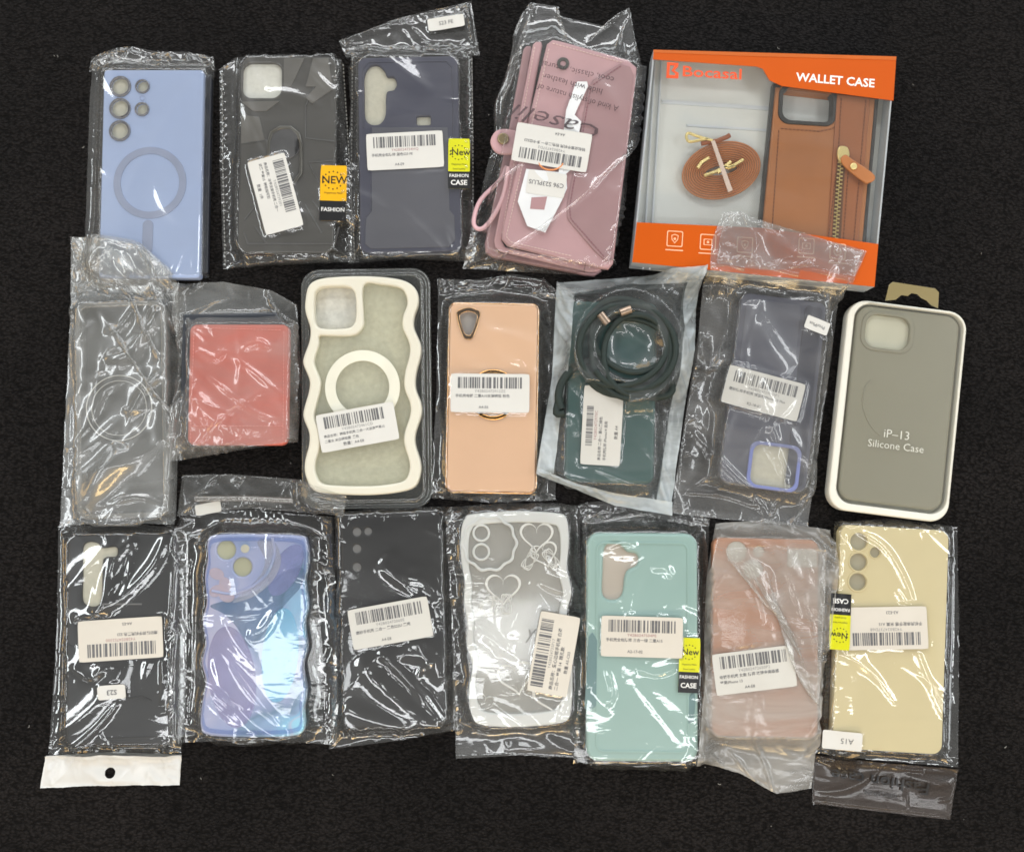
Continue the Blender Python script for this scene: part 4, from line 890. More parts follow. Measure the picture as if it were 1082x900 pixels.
raised(it, c, 'side_grip', [it.locs([(728, 736), (733, 730), (735, 738), (733, 762), (727, 764)])], teal, 0.0008, 0.0004)
s = bag(it, [(615, 548), (680, 541), (749, 549)], [(749, 549), (746, 680), (737, 808)], [(606, 805), (670, 810), (737, 808)], [(615, 548), (612, 680), (606, 805)], 171, ex=0.016, ey=0.02, noise=0.001, bend=0.4, cr=(10, -50, 35), folds=(([(668, 700), (690, 708), (715, 700)], .002, .0012), ([(640, 700), (646, 725), (640, 740)], .0025, .0013), ([(690, 645), (705, 648), (718, 655)], .0022, .0012), ([(640, 577), (655, 570), (672, 575)], .003, .0015), ([(685, 598), (700, 598), (706, 608)], .003, .0014)))
sticker(it, 'product_flash', [(720, 673), (740, 674), (738, 732), (714, 731)], new_tag_draw('New', 0.42, 0.38), M['yellow'], s, printname='flash_print', pmats=TAGM())
sticker(it, 'barcode_label', [(635, 650), (721, 652), (720.5, 695), (635, 692.8)], label_draw('Y42B0247S04PE', ['手机壳全包防摔 三合一绿 二重A15'], 'A2-17-02', by=(0.09, 0.39), redcode=True), M['paper_warm'], s)
bagmesh(it, s, M['opp_gloss'])
s = bag(it, [(612, 532), (650, 528), (700, 535), (750, 548)], [(750, 548), (748, 556)], [(614, 553), (680, 545), (748, 556)], [(612, 532), (614, 553)], 172, ex=0.05, ey=0.1, noise=0.0012, bend=0.2, step=0.001)
bagmesh(it, s, M['opp'], 'bag_top')

# ================================================================== 19 cream case with dark header
it = Item('packaged_phone_case', 'cream yellow phone case upside down label and lime flash, its bag ending in a dark lettered header', 'phone case', [(890, 555), (1004, 560), (994, 798), (878, 789)], 0.011)
it.e['label'] = 'cream yellow phone case whose clear bag ends in a dark lettered header'
cream = plastic('cream_matte', srgb(219, 205, 160), 0.4, var=0.02)
c = body(it, cream, 10, [lens_hole(it, x, y, r) for x, y, r in ((907.5, 572, 9.3), (907, 593.5, 9.3), (906.4, 614.5, 9.3), (925, 583.5, 5.5))], insert=plastic('pale_grey_foam', srgb(170, 164, 142), 0.9, var=0.05), depth=0.002, bevel=0.0007)
for x, y, r in ((907.5, 572, 11), (907, 593.5, 11), (906.4, 614.5, 11), (925, 583.5, 7)):
    p, q = it.loc(x, y); R = it.m(r, y); raised(it, c, 'lens_ring', [circle(p, q, R), circle(p, q, R * .84)], cream, 0.0006, 0.0003)
s = bag(it, [(882, 551), (945, 548), (1011, 557)], [(1011, 557), (1013, 680), (1012, 810)], [(860, 795), (930, 803), (1012, 810)], [(882, 551), (872, 670), (860, 795)], 191, soft=5, und=0.5, ex=0.015, ey=0.012, noise=0.0012, bend=0.55, cr=(4, -55, 20), folds=(([(895, 558), (925, 575), (945, 605), (958, 638)], .0026, .0016), ([(938, 620), (950, 640), (962, 690), (990, 755)], .003, .0016), ([(890, 690), (915, 708), (940, 740)], .0022, .0009)))
sticker(it, 'product_flash', [(893, 686), (875.5, 685), (877, 626), (902, 628)], new_tag_draw('New', 0.42, 0.38), M['yellow'], s, printname='flash_print', pmats=TAGM())
sticker(it, 'barcode_label', [(981, 685), (893.8, 686.5), (890.5, 641.6), (977.6, 640)], label_draw('Y42B024737D68', ['手机壳亲肤手感 米黄 A15'], 'A3-E23', by=(0.10, 0.40)), M['paper_warm'], s)
sticker(it, 'size_sticker', [(909.6, 794), (867, 789), (870, 771), (910, 773)], word_draw('A15', 0.42, 0.0, -0.12), M['paper'], s, z=0.0115)
bagmesh(it, s, M['opp_gloss'])
s = bag(it, [(860, 797), (930, 805), (1012, 812)], [(1012, 812), (1003, 865)], [(858, 848), (930, 857), (1003, 865)], [(860, 797), (858, 848)], 192, und=0.12, soft=2, rim=10, ex=0.004, ey=0.006, noise=0.0005, bend=0.6, step=0.001, cr=(3, 0, 25), folds=(([(862, 801), (920, 806), (1008, 815)], .0022, .0015), ([(866, 846), (930, 853), (1000, 862)], .002, .0008)))
mb = MB()
mb.add(on_film(it, s, film_text('Fashion case', 987, 837, 883, 821, 18, 0.012), 0.0015))
mb.add(on_film(it, s, film_text('smart phone', 953, 846, 918, 841, 8, 0.012), 0.0015))
mb.build('header_lettering', M['tagblack'], it.e, smooth=False)
bagmesh(it, s, M['brownfilm'], 'hang_header')

# ================================================================== 18 rose gold case in milky bag
it = Item('packaged_phone_case', 'rose brown phone case folded in a milky plastic bag', 'phone case', [(762, 569), (870, 570), (859, 780), (744, 776)], 0.0105)
rose = plastic('rose_brown_case', srgb(178, 127, 98), 0.35, var=0.05)
c = body(it, rose, 9, [lens_hole(it, x, y, r) for x, y, r in ((778.7, 583, 11), (795.7, 601, 10.5), (802, 583, 6))], insert=M['foam'], depth=0.002)
it.part('paper_slip', plate([rrect(*(lambda a, b: (a[0], b[1], b[0], a[1]))(it.loc(832, 580), it.loc(863, 599)), 0.0006)], it.th + 0.0002, it.th + 0.0005, 0), M['paper'])
s = bag(it, [(756, 553), (810, 549), (876, 560)], [(876, 560), (880, 600), (868, 700), (857, 832)], [(732.5, 803), (780, 815), (820, 838), (857, 832)], [(756, 553), (746, 610), (742, 700), (732.5, 803)], 181, soft=10, und=1.2, calm=3, ex=0.028, ey=0.024, noise=0.0016, bend=0.35, cr=(14, -50, 35))
sticker(it, 'barcode_label', [(751.3, 691), (835.8, 680.7), (843, 724.4), (757, 734.6)], label_draw('Y42B02472650P2', ['电镀手机壳 女款 防摔 玫瑰金高级感', '苹果iPhone 13'], 'A4-E8', by=(0.08, 0.38)), M['paper_grey'], s)
bagmesh(it, s, M['pe'])
# folded-over flap lying across the case
s = bag(it, [(763, 578), (810, 574), (868, 580)], [(868, 580), (866, 640), (858, 742)], [(765, 590), (800, 632), (836, 672), (858, 742)], [(763, 578), (765, 590)], 182, ex=0.02, ey=0.02, noise=0.001, bend=0.4, base=0.0012)
bagmesh(it, s, film('milky_flap_film', haze=0.26, hazecol=(0.62, 0.59, 0.55, 1), rough=0.13, gain=1.6, bump=0.2), 'folded_flap')

# ================================================================== 8 wavy cream case in a clear tray
it = Item('packaged_phone_case', 'cream wavy framed phone case with white magnet ring in a clear tray', 'phone case', [(314, 280.5), (452, 279.5), (457, 536), (315, 540)], 0.016)
W8, H8 = it.w / 2, it.h / 2
tray = clear_plastic('clear_tray', (0.55, 0.56, 0.55, 1), 0.10, 0.07, 1.8)
R8 = it.m(20, 450)
t = it.part('tray_base', plate([rrect(-W8, -H8, W8, H8, R8, 10)], 0.0006, 0.0014, 0.0003), clear_plastic('clear_tray_base', (0.35, 0.36, 0.35, 1), 0.22, 0.07, 1.8))
e = 0.0018
it.part('tray_wall', plate([rrect(-W8, -H8, W8, H8, R8, 10), rrect(-W8 + 2.2 * e, -H8 + 2.2 * e, W8 - 2.2 * e, H8 - 2.2 * e, R8 - 2 * e, 10)], 0.0014, 0.0045, 0.0012), tray)
it.part('tray_lip', plate([rrect(-W8 + 2.4 * e, -H8 + 2.4 * e, W8 - 2.4 * e, H8 - 2.4 * e, R8 - 2 * e, 10), rrect(-W8 + 4 * e, -H8 + 4 * e, W8 - 4 * e, H8 - 4 * e, R8 - 4 * e, 10)], 0.0014, 0.0095, 0.001), tray)
creamf = plastic('cream_soft_frame', srgb(216, 212, 196), 0.42, var=0.02)
zz = 0.0125; K = lambda pts: [(300 + x / 3.212, 270 + y / 3.212) for x, y in pts]
wav = spline(it.locs(K([(110, 82), (82, 105), (72, 150), (72, 190), (88, 245), (85, 290), (66, 345), (66, 372), (85, 420), (84, 458), (66, 525), (67, 555), (84, 600), (84, 642), (70, 700), (73, 748), (100, 796), (160, 808), (280, 813), (390, 803), (446, 782), (464, 735), (463, 698), (446, 640), (447, 600), (466, 540), (465, 500), (447, 450), (448, 400), (464, 335), (462, 295), (441, 245), (442, 205), (456, 160), (450, 118), (420, 90), (370, 76), (280, 69), (170, 72)]), zz), 5)
winn = spline(it.locs(K([(270, 100), (330, 98), (390, 108), (412, 130), (418, 165), (404, 205), (403, 245), (424, 295), (426, 335), (410, 400), (409, 450), (427, 500), (428, 540), (409, 600), (408, 640), (425, 698), (424, 735), (404, 765), (340, 778), (280, 782), (180, 780), (128, 772), (108, 740), (106, 700), (122, 645), (122, 598), (104, 553), (104, 525), (121, 458), (122, 420), (104, 372), (104, 345), (118, 300), (120, 272), (160, 272), (236, 270), (268, 240), (270, 200)]), zz), 5)
cam_in = spline(it.locs(K([(103, 140), (112, 116), (140, 105), (205, 104), (233, 116), (243, 145), (244, 205), (234, 236), (205, 247), (140, 248), (112, 238), (103, 205)]), zz), 5)
fr = it.part('case_frame', plate([ccw(wav), ccw(winn), ccw(cam_in)], 0.0030, zz, 0.0016), creamf)
bk = it.part('back_plate', plate([ccw(scale_loop(winn, 1.015))], 0.0085, 0.0098, 0.0002), clear_plastic('clear_back_8', srgb(225, 225, 212), 0.14, 0.1, 1.2))
it.part('foam_liner', plate([ccw(scale_loop(wav, 0.97))], 0.0016, 0.0028, 0), plastic('grey_green_foam', srgb(198, 196, 186), 0.85, var=0.10, vscale=260, bump=0.7, bscale=380, bdist=0.0008))
p, q = it.loc(382.5, 409, zz); it.part('magnet_ring', plate([circle(p, q, it.m(40, 409), 64), circle(p, q, it.m(28.5, 409), 64)], 0.0095, 0.0104, 0.0003), plastic('ivory_ring', srgb(222, 220, 204), 0.4), parent=bk)
sticker(it, 'barcode_label', [(333.5, 438.8), (415.5, 424), (422, 463.5), (340, 478.8)], label_draw('Y42B02472461CD', ['商品名称：磁吸手机壳 二合一大波浪苹果15', '二重女 米白磁吸圈  黑色'], '数量：A4-E8', by=(0.09, 0.40), bx=(.09, .14), size=0.095), M['paper'], None, z=0.0135)
it.mark(rrect(-W8, -H8, W8, H8, R8, 10), 0.0085); it.mark(wav, zz)

# ================================================================== 14 iridescent case
it = Item('packaged_phone_case', 'iridescent violet and blue phone case in a crinkled clear bag', 'phone case', [(219, 565), (324, 565), (321, 777), (212, 777)], 0.011)
hol = holo('iridescent_foil')
ol = spline(it.locs([(228, 565), (270, 564), (316, 566), (324, 574), (325, 595), (322, 615), (325, 640), (321, 660), (324, 685), (319, 705), (323, 730), (320, 750), (321, 768), (312, 777), (268, 779), (222, 777), (212, 768), (213, 745), (217, 720), (213, 700), (217, 680), (214, 655), (218, 635), (216, 610), (219, 590), (219, 572)]), 5)
c = body(it, hol, 8, [lens_hole(it, x, y, r) for x, y, r in ((238.7, 581, 10), (255.8, 599, 10))], outline=ol, insert=plastic('olive_foam', srgb(176, 176, 150), 0.9), depth=0.002, bevel=0.0014)
p, q = it.loc(259, 579.5); raised(it, c, 'flash_window', [circle(p, q, it.m(4.5, 580))], M['foam_cream'], 0.0004, 0.0002)
def ellp(cx, cy, rx, ry, a): return it.locs([(cx + rx * math.cos(t) * math.cos(a) - ry * math.sin(t) * math.sin(a), cy + rx * math.cos(t) * math.sin(a) + ry * math.sin(t) * math.cos(a)) for t in np.linspace(0, 2 * math.pi, 48, endpoint=False)])
def foil(n_, col, metal=0.35): return plastic(n_, srgb(*col), 0.26, metal=metal, var=0.16, vscale=45, coat=0.4, alpha=0.5)
PRN = [(it.locs(spline([(222, 640), (240, 634), (262, 628), (284, 616), (300, 604), (320, 600), (319, 618), (300, 640), (280, 668), (264, 684), (250, 662), (236, 648)], 5)), foil('foil_teal', (96, 132, 168))),
       (ellp(245, 715, 25, 54, -0.12), foil('foil_lilac', (168, 162, 206))),
       (ellp(302, 602, 14, 30, 0.5), foil('foil_violet', (150, 158, 214))),
       (ellp(296, 692, 19, 50, 0.1), foil('foil_cyan', (126, 206, 244))),
       (it.locs(spline([(272, 572), (288, 570), (297, 590), (289, 612), (268, 630), (246, 636), (262, 622), (276, 606), (280, 590)], 5)), foil('foil_silver', (196, 200, 218)))] + [(ellp(x, y, 8, 6, a_), foil('foil_pink', (226, 206, 214), 0.1)) for x, y, a_ in ((229, 606, .4), (238, 617, 1.2), (229, 624, -.5), (240, 630, .2))]
for k, (lp, m_) in enumerate(PRN): it.part('foil_petal', plate([ccw(lp)], it.th - 0.0002, it.th + 0.00012 + 0.00006 * k, 0), m_, parent=c)
grooves(it, c, 'camera_rim', [spline([(288, 568), (290, 585), (282, 606), (266, 620), (246, 627), (224, 624)], 6, False)], 0.0012, hol)
raised(it, c, 'side_rim', [scale_loop(ol, 0.97), scale_loop(ol, 0.93)], clear_plastic('clear_rim', srgb(170, 190, 230), .2, .06, 2.0), 0.0008, 0.0004)
s = bag(it, [(190, 545), (265, 538), (352, 546)], [(352, 546), (357, 660), (358, 786)], [(185, 784), (270, 782), (358, 786)], [(190, 545), (188, 660), (185, 784)], 141, ex=0.035, ey=0.02, noise=0.0016, bend=0.3, cr=(16, -50, 40), folds=(([(232, 690), (245, 725), (275, 760), (305, 777)], .0045, .0018), ([(250, 697), (275, 730), (300, 762)], .002, .0011), ([(296, 640), (282, 662), (266, 668)], .004, .0018)))
bagmesh(it, s, M['opp_gloss'])
s = bag(it, [(193, 502), (250, 501), (320, 507), (368, 524)], [(368, 524), (366, 545)], [(188, 545), (265, 537), (366, 545)], [(193, 502), (188, 545)], 142, ex=0.03, ey=0.03, noise=0.0014, bend=0.3, step=0.0011)
sticker(it, 'blank_sticker', [(206, 533.5), (233, 529), (235, 540), (208, 545)], lambda *a: None, M['paper_grey'], s, z=0.003, r=0.002)
bagmesh(it, s, M['opp_soft'], 'hang_header')
it.part('header_seal', tube([(*it.loc(x, y, .004), .0055 + (0.012 if x > 318 else 0)) for x, y in ((207, 527), (260, 526.5), (310, 529))], 0.0022), clear_plastic('clear_seal', (.6, .58, .55, 1), 0.15, .06, 2.2))

# ================================================================== 9 peach case with gold rim
it = Item('packaged_phone_case', 'peach phone case with shiny gold rim and gold ring holder', 'phone case', [(478, 321), (571.5, 322), (562, 520), (470, 518)], 0.0105)
peach = plastic('peach_gloss', srgb(234, 192, 158), 0.25, var=0.015, coat=0.2)
td = lambda cx, cy, k: spline(it.locs([(cx - 11 * k, cy - 12 * k), (cx, cy - 16 * k), (cx + 11 * k, cy - 12 * k), (cx + 11.5 * k, cy - 4 * k), (cx + 5 * k, cy + 14 * k), (cx - 1 * k, cy + 17 * k), (cx - 6 * k, cy + 13 * k), (cx - 11.5 * k, cy - 4 * k)]), 6)
c = body(it, peach, 7, [td(495, 341.5, 0.8)], insert=plastic('grey_foam', srgb(165, 160, 155), 0.9), depth=0.003)
raised(it, c, 'camera_trim', [td(495, 341.5, 1.05), td(495, 341.5, 0.74)], M['rosegold'], 0.0012, 0.0005)
x0, y0, x1, y1 = it.rect()
it.part('gold_rim', plate([rrect(x0 - .0014, y0 - .0016, x1 + .0014, y1 + .0014, 0.006), rrect(x0 + .0001, y0 + .0001, x1 - .0001, y1 - .0001, 0.005)], 0.0008, 0.0092, 0.0007), M['rosegold'], parent=c)
p, q = it.loc(521, 417); rh = raised(it, c, 'ring_holder', [circle(p, q, it.m(27, 417), 48), circle(p, q, it.m(22.5, 417), 48)], plastic('bright_gold_ring', (0.85, 0.5, 0.2, 1), 0.12, metal=1.0), 0.0016, 0.0007)
raised(it, c, 'ring_disc', [circle(p, q, it.m(20, 417), 48)], M['rosegold'], 0.0008, 0.0004)
s = bag(it, [(463, 309), (520, 303), (593, 311)], [(593, 311), (590, 420), (586.6, 528)], [(457, 526), (520, 531), (586.6, 528)], [(463, 309), (461, 420), (457, 526)], 91, soft=4, und=0.45, ex=0.010, ey=0.012, noise=0.0009, bend=0.5, cr=(3, -30, 30), folds=(([(563, 388), (572, 391), (575, 398)], .002, .0012),))
sticker(it, 'barcode_label', [(477, 394.6), (560.3, 395.4), (558.6, 436), (475.4, 435.3)], label_draw('Y42B02472912ZE', ['手机壳电镀 二重A10支架磁吸 粉色'], 'A4-E6', by=(0.09, 0.38)), M['paper'], s, z=0.0128)
bagmesh(it, s, M['opp'])
s = bag(it, [(462, 295), (505, 296), (540, 290), (575, 296), (594, 311)], [(594, 311), (593, 318)], [(463, 313), (520, 309), (593, 318)], [(462, 295), (463, 313)], 92, ex=0.06, ey=0.08, noise=0.0016, bend=0.2, step=0.001)
bagmesh(it, s, M['opp'], 'hang_header')

# ================================================================== 10 green case with neck cord
it = Item('packaged_phone_case', 'dark green phone case with coiled neck cord in a frosted zip bag', 'phone case', [(606, 318), (697, 320), (689, 512), (592, 508)], 0.0105)
green = plastic('dark_green_soft', srgb(40, 76, 73), 0.45, var=0.04)
c = body(it, green, 9)
cord = plastic('green_cord', srgb(26, 40, 36), 0.65, var=0.15, vscale=200, bump=0.5, bscale=1500)
mb = MB(); rng = random.Random(5); pts = []
LOOPS = [(664, 366, 52, 52, 0.0), (658, 372, 46, 47, 0.5), (670, 360, 45, 44, -0.5), (655, 378, 47, 38, 0.4), (668, 376, 43, 47, -0.3), (662, 352, 41, 36, 0.8), (674, 380, 36, 40, 0.1), (655, 366, 46, 42, -0.6), (668, 368, 49, 46, 0.3)]
NL = len(LOOPS)
for k in range((NL - 1) * 44):
    n = k / 44; i0 = int(n); fr_ = n - i0; fr_ = fr_ * fr_ * (3 - 2 * fr_); A_, B_ = np.array(LOOPS[i0]), np.array(LOOPS[min(i0 + 1, NL - 1)]); q = A_ * (1 - fr_) + B_ * fr_
    t = 2 * math.pi * k / 44 + 2.4; ex_, ey_ = q[2] * math.cos(t), q[3] * math.sin(t)
    px = q[0] + ex_ * math.cos(q[4]) - ey_ * math.sin(q[4]); py = q[1] + ex_ * math.sin(q[4]) + ey_ * math.cos(q[4])
    z = it.th + 0.003 + 0.0010 * n + 0.0026 * (0.5 + 0.5 * math.sin(n * 2.6 + 2 * t))
    pts.append((*it.loc(px, py, 0.014), z))
co = MB().add(tube(pts, 0.0024, False, 3)).build('neck_cord', cord, it.e)
it.part('cord_end', tube([(*it.loc(x, y, .012), .0135) for x, y in spline([(640, 378), (612, 385), (596, 400), (590, 418), (593, 432)], 4, False)], 0.003), cord, parent=co)
it.part('cord_end', tube([(*it.loc(x, y, .012), .0125) for x, y in spline([(596, 436), (588, 436), (592, 420)], 4, False)], 0.003), cord, parent=co)
it.part('cord_end', tube([(*it.loc(x, y, .012), .0135) for x, y in spline([(650, 402), (680, 418), (703, 418), (710, 410), (706, 400)], 4, False)], 0.003), cord, parent=co)
for a, b in (((633, 334), (641, 344)), ((654, 333), (665, 329))):
    it.part('metal_tip', tube([(*it.loc(*a, .016), .0255), (*it.loc(*b, .016), .0255)], 0.0029), plastic('warm_steel', (.50, .38, .29, 1), .3, metal=.8), parent=co)
for k in range(0, 360, 8):
    t = math.radians(k); 
    if 0.2 < 1: hm_poly([it.world(*q) for q in circle(*it.loc(664 + 47 * math.cos(t), 366 + 48 * math.sin(t), .016), 0.007, 10)], 0.0225)
s = bag(it, [(588.5, 299), (630, 296), (666, 293), (740, 288)], [(740, 288), (727, 400), (716, 480), (708, 545)], [(566, 501), (610, 518), (650, 534), (708, 545)], [(588.5, 299), (583, 400), (566, 501)], 101, ex=0.018, ey=0.02, noise=0.0012, bend=0.4, cr=(14, -50, 35), folds=(([(625, 378), (640, 395), (655, 405)], .004, .002), ([(588, 442), (605, 445), (612, 460)], .004, .002), ([(678, 420), (690, 440), (700, 462)], .003, .0016), ([(590, 500), (605, 505), (625, 510)], .002, .0012)))
sticker(it, 'barcode_label', [(613.3, 490), (616.7, 407), (659, 410), (654, 492.8)], label_draw('Y42B02472970C', ['商品名称 二合一 重心黑绿色', '手机壳防摔 iPhone14 适用'], '数量 A4', bx=(0.24, 0.26), by=(0.10, 0.27), size=0.10, redcode=True), M['paper_grey'], s)
bagmesh(it, s, film('zip_bag_film', haze=0.07, hazecol=(0.66, 0.72, 0.74, 1), rough=0.08, gain=2.0, bump=0.25))
s2 = make_sheet([(588.5, 300), (640, 296), (740, 288.5)], [(740, 288.5), (738, 303)], [(587.5, 314), (660, 307), (738, 303)], [(588.5, 300), (587.5, 314)], 102, ex=0.01, ey=0.02, noise=0.0005, bend=0.5, base=0.0016)
bagmesh(it, s2, M['frost'], 'zip_strip')
for nm, TT, RR, BB, LL, sd in (('side_border', [(588, 300), (606, 312)], [(606, 312), (600, 380), (588, 470), (585, 500)], [(566, 500), (585, 500)], [(588, 300), (583, 400), (566, 500)], 103), ('side_border', [(722, 300), (739, 290)], [(739, 290), (727, 400), (716, 480), (708, 543)], [(693, 530), (708, 543)], [(722, 300), (712, 400), (702, 470), (693, 530)], 104), ('bottom_border', [(567, 494), (610, 512), (655, 522), (709, 530)], [(709, 530), (708, 544)], [(566, 501), (610, 518), (650, 534), (708, 544)], [(567, 494), (566, 501)], 105)):
    s2 = make_sheet(TT, RR, BB, LL, sd, ex=0.01, ey=0.01, noise=0.0004, bend=0.5, base=0.0016); bagmesh(it, s2, M['frost'], nm)

# ================================================================== 11 slate case lying face down the other way, crumpled bag
it = Item('packaged_phone_case', 'slate blue phone case with lilac rimmed camera hole in a crumpled cloudy bag', 'phone case', [(781, 312), (876, 317), (849, 524), (764, 505)], 0.011)
slate = plastic('slate_blue_case', srgb(72, 74, 88), 0.42, var=0.05); slated = plastic('slate_dark_side', srgb(50, 52, 66), 0.35)
a, b = it.loc(795, 467), it.loc(840, 519)
hl = rrect(min(a[0], b[0]), min(a[1], b[1]), max(a[0], b[0]), max(a[1], b[1]), it.m(9, 490))
c = body(it, slate, 9, [hl], insert=M['foam_cream'], depth=0.002)
lil = plastic('lilac_rim', srgb(116, 124, 170), 0.4)
raised(it, c, 'camera_rim', [scale_loop(hl, 1.09), scale_loop(hl, 0.93)], lil, 0.0016, 0.0007)
x0, y0, x1, y1 = it.rect()
raised(it, c, 'back_panel', [rrect(x0 + .004, y0 + .055, x1 - .019, y1 - .004, .004)], plastic('slate_panel', srgb(84, 86, 98), 0.35, var=.06), 0.0005, 0.0003)
raised(it, c, 'side_band', [rrect(x1 - .016, y0 + .004, x1 - .003, y1 - .004, .003)], slated, 0.0009, 0.0005)
sticker(it, 'barcode_label', [(771.5, 385.3), (851, 406), (842.4, 446), (761.3, 424)], label_draw('Y42B024729DDP1', ['磨砂防摔手机壳 深蓝色iPhone 15 Plus'], 'R2-18-03', by=(0.10, 0.40)), M['paper'], None, z=0.0128)
it.mark(it.locs([(771.5, 385.3), (851, 406), (842.4, 446), (761.3, 424)], .013), 0.0133)
s = bag(it, [(755, 236), (775, 233), (790, 240), (840, 255), (904, 273)], [(904, 273), (886, 315), (872, 420), (853, 556)], [(708, 541), (760, 548), (853, 556)], [(755, 236), (746, 262), (738, 352), (708, 541)], 111, soft=16, und=1.4, calm=4, ex=0.05, ey=0.04, noise=0.003, bend=0.3, cr=(26, -50, 45), amp=1.4, folds=(([(787, 322), (796, 350), (812, 378), (830, 395)], .009, .0026), ([(742, 345), (735, 420), (722, 510)], .007, .0024), ([(868, 320), (862, 400), (850, 500)], .006, .002), ([(735, 350), (749, 390), (770, 360)], .003, .002), ([(730, 455), (760, 490), (795, 525), (815, 550)], .003, .002), ([(720, 520), (760, 522), (800, 535)], .002, .0014), ([(800, 462), (815, 485), (828, 505)], .003, .0014)))
sticker(it, 'size_sticker', [(872.5, 356), (847.8, 346.5), (852.3, 333), (875.5, 342.5)], word_draw('Pro/Plus', 0.36), M['paper'], s, z=0.0125)
bagmesh(it, s, M['pe_navy'])
s = bag(it, [(757, 234), (775, 233), (790, 240), (840, 255), (900, 274)], [(900, 274), (890, 300)], [(750, 286), (800, 293), (850, 290), (890, 300)], [(757, 234), (750, 286)], 112, ex=0.05, ey=0.06, noise=0.003, bend=0.25, step=0.0011)
bagmesh(it, s, M['pe_navy'], 'bag_flap')

# ================================================================== 6 clear case in crumpled bag
it = Item('packaged_phone_case', 'transparent phone case in a crumpled bag lapping over the light blue case', 'phone case', [(88, 322), (178, 318), (174, 545), (76, 548)], 0.010)
cl = clear_plastic('clear_case', (0.42, 0.42, 0.40, 1), 0.24, 0.08, 1.5)
body(it, cl, 9, outline=None)
c = it.part('case_rim', plate([rrect(*it.rect(-0.0006), .008), rrect(*it.rect(0.003), .006)], 0.0008, 0.0118, 0.001), clear_plastic('clear_case_rim', (.55, .55, .53, 1), .3, .06, 1.8))
p, q = it.loc(126, 431); it.part('magnet_ring', plate([circle(p, q, it.m(35, 431), 64), circle(p, q, it.m(34, 431), 64)], it.th - .0003, it.th + .0006, .0003), clear_plastic('ring_edge', (.8, .8, .77, 1), .9, .1, 2))
it.part('magnet_ring', plate([circle(p, q, it.m(29.3, 431), 64), circle(p, q, it.m(28.6, 431), 64)], it.th - .0003, it.th + .0005, .0002), clear_plastic('ring_edge_inner', (.8, .8, .77, 1), .8, .1, 2))
it.part('paper_insert', plate([rrect(*it.rect(.004), .004)], 0.001, 0.002, 0), plastic('grey_paper_insert', (0.075, 0.075, 0.072, 1), .6, var=.15))
s = bag(it, [(76, 251), (100, 252), (150, 262), (188, 292)], [(188, 292), (190, 400), (186, 554)], [(64, 556), (120, 552), (186, 554)], [(76, 251), (75, 330), (64, 556)], 61, soft=18, und=1.6, calm=6, ex=0.045, ey=0.035, noise=0.003, bend=0.35, puff=0.0009, cr=(18, 55, 30), amp=1.4, folds=(([(174, 328), (160, 352), (146, 378), (118, 380)], .006, .0028), ([(148, 330), (135, 348), (116, 354)], .003, .0018), ([(134, 470), (115, 500), (92, 538)], .008, .0032), ([(85, 480), (100, 440), (116, 395)], .006, .0022), ([(140, 470), (112, 515), (98, 545)], .008, .003), ([(170, 300), (176, 380), (172, 470)], .006, .002), ([(86, 300), (98, 350), (92, 420)], .007, .0024), ([(178, 400), (160, 412), (145, 440)], .003, .0018), ([(170, 430), (150, 436), (136, 434)], .0022, .0014), ([(110, 536), (150, 525), (178, 532)], .0024, .0014), ([(82, 330), (76, 400), (70, 520)], .003, .0016)))
bagmesh(it, s, film('glassy_bag_film', haze=0.15, hazecol=(.6, .62, .62, 1), rough=0.09, soft=0.62, gain=3.4, bump=0.15))
s = bag(it, [(76, 251), (110, 252), (150, 258), (186, 288)], [(186, 288), (184, 322)], [(76, 312), (120, 306), (184, 322)], [(76, 251), (76, 312)], 62, ex=0.05, ey=0.05, noise=0.003, bend=0.25, step=0.0011)
bagmesh(it, s, M['pe_red'], 'bag_flap')

# ================================================================== 7 red wallet case
it = Item('packaged_wallet_case', 'small coral red leather wallet case in a crinkled greyish bag', 'wallet case', [(201, 341), (305, 344), (303.5, 469), (197, 472)], 0.0155)
red = plastic('coral_red_leather', srgb(194, 102, 89), 0.5, var=0.09, vscale=30, bump=0.25, bscale=1200)
it.part('phone_shell', plate([ccw(it.locs([(193, 332), (292, 330), (302, 345), (300, 460), (200, 460), (190, 440)], .006))], 0.0008, 0.0065, 0.0015), plastic('dark_grey_shell', (0.04, 0.045, 0.055, 1), .3))
c = body(it, red, 8, name='wallet_cover', bevel=0.002, z0=0.0066)
stitches(it, c, [[(205, 346), (299, 349)], [(205, 346), (201, 468)], [(300, 350), (299, 466)], [(200, 450), (300, 450)]], plastic('coral_thread', srgb(226, 140, 128), .6), it.th + .0001)
s = bag(it, [(186, 301), (236, 298), (287, 307), (314, 322)], [(314, 322), (319, 400), (315, 467)], [(181, 488), (250, 476), (315, 467)], [(186, 301), (190, 390), (181, 488)], 71, soft=12, und=0.9, calm=2, taut_mg=0.005, ex=0.04, ey=0.03, noise=0.0018, bend=0.3, cr=(22, -40, 45), amp=1.3, folds=(([(226, 400), (250, 418), (275, 437), (303, 448)], .002, .0014), ([(220, 402), (206, 430), (195, 448)], .002, .0012), ([(215, 372), (235, 382), (245, 372)], .003, .0016), ([(262, 372), (280, 366), (292, 372)], .003, .0016), ([(235, 360), (226, 340), (228, 352)], .002, .0012)))
bagmesh(it, s, M['pe_red'])

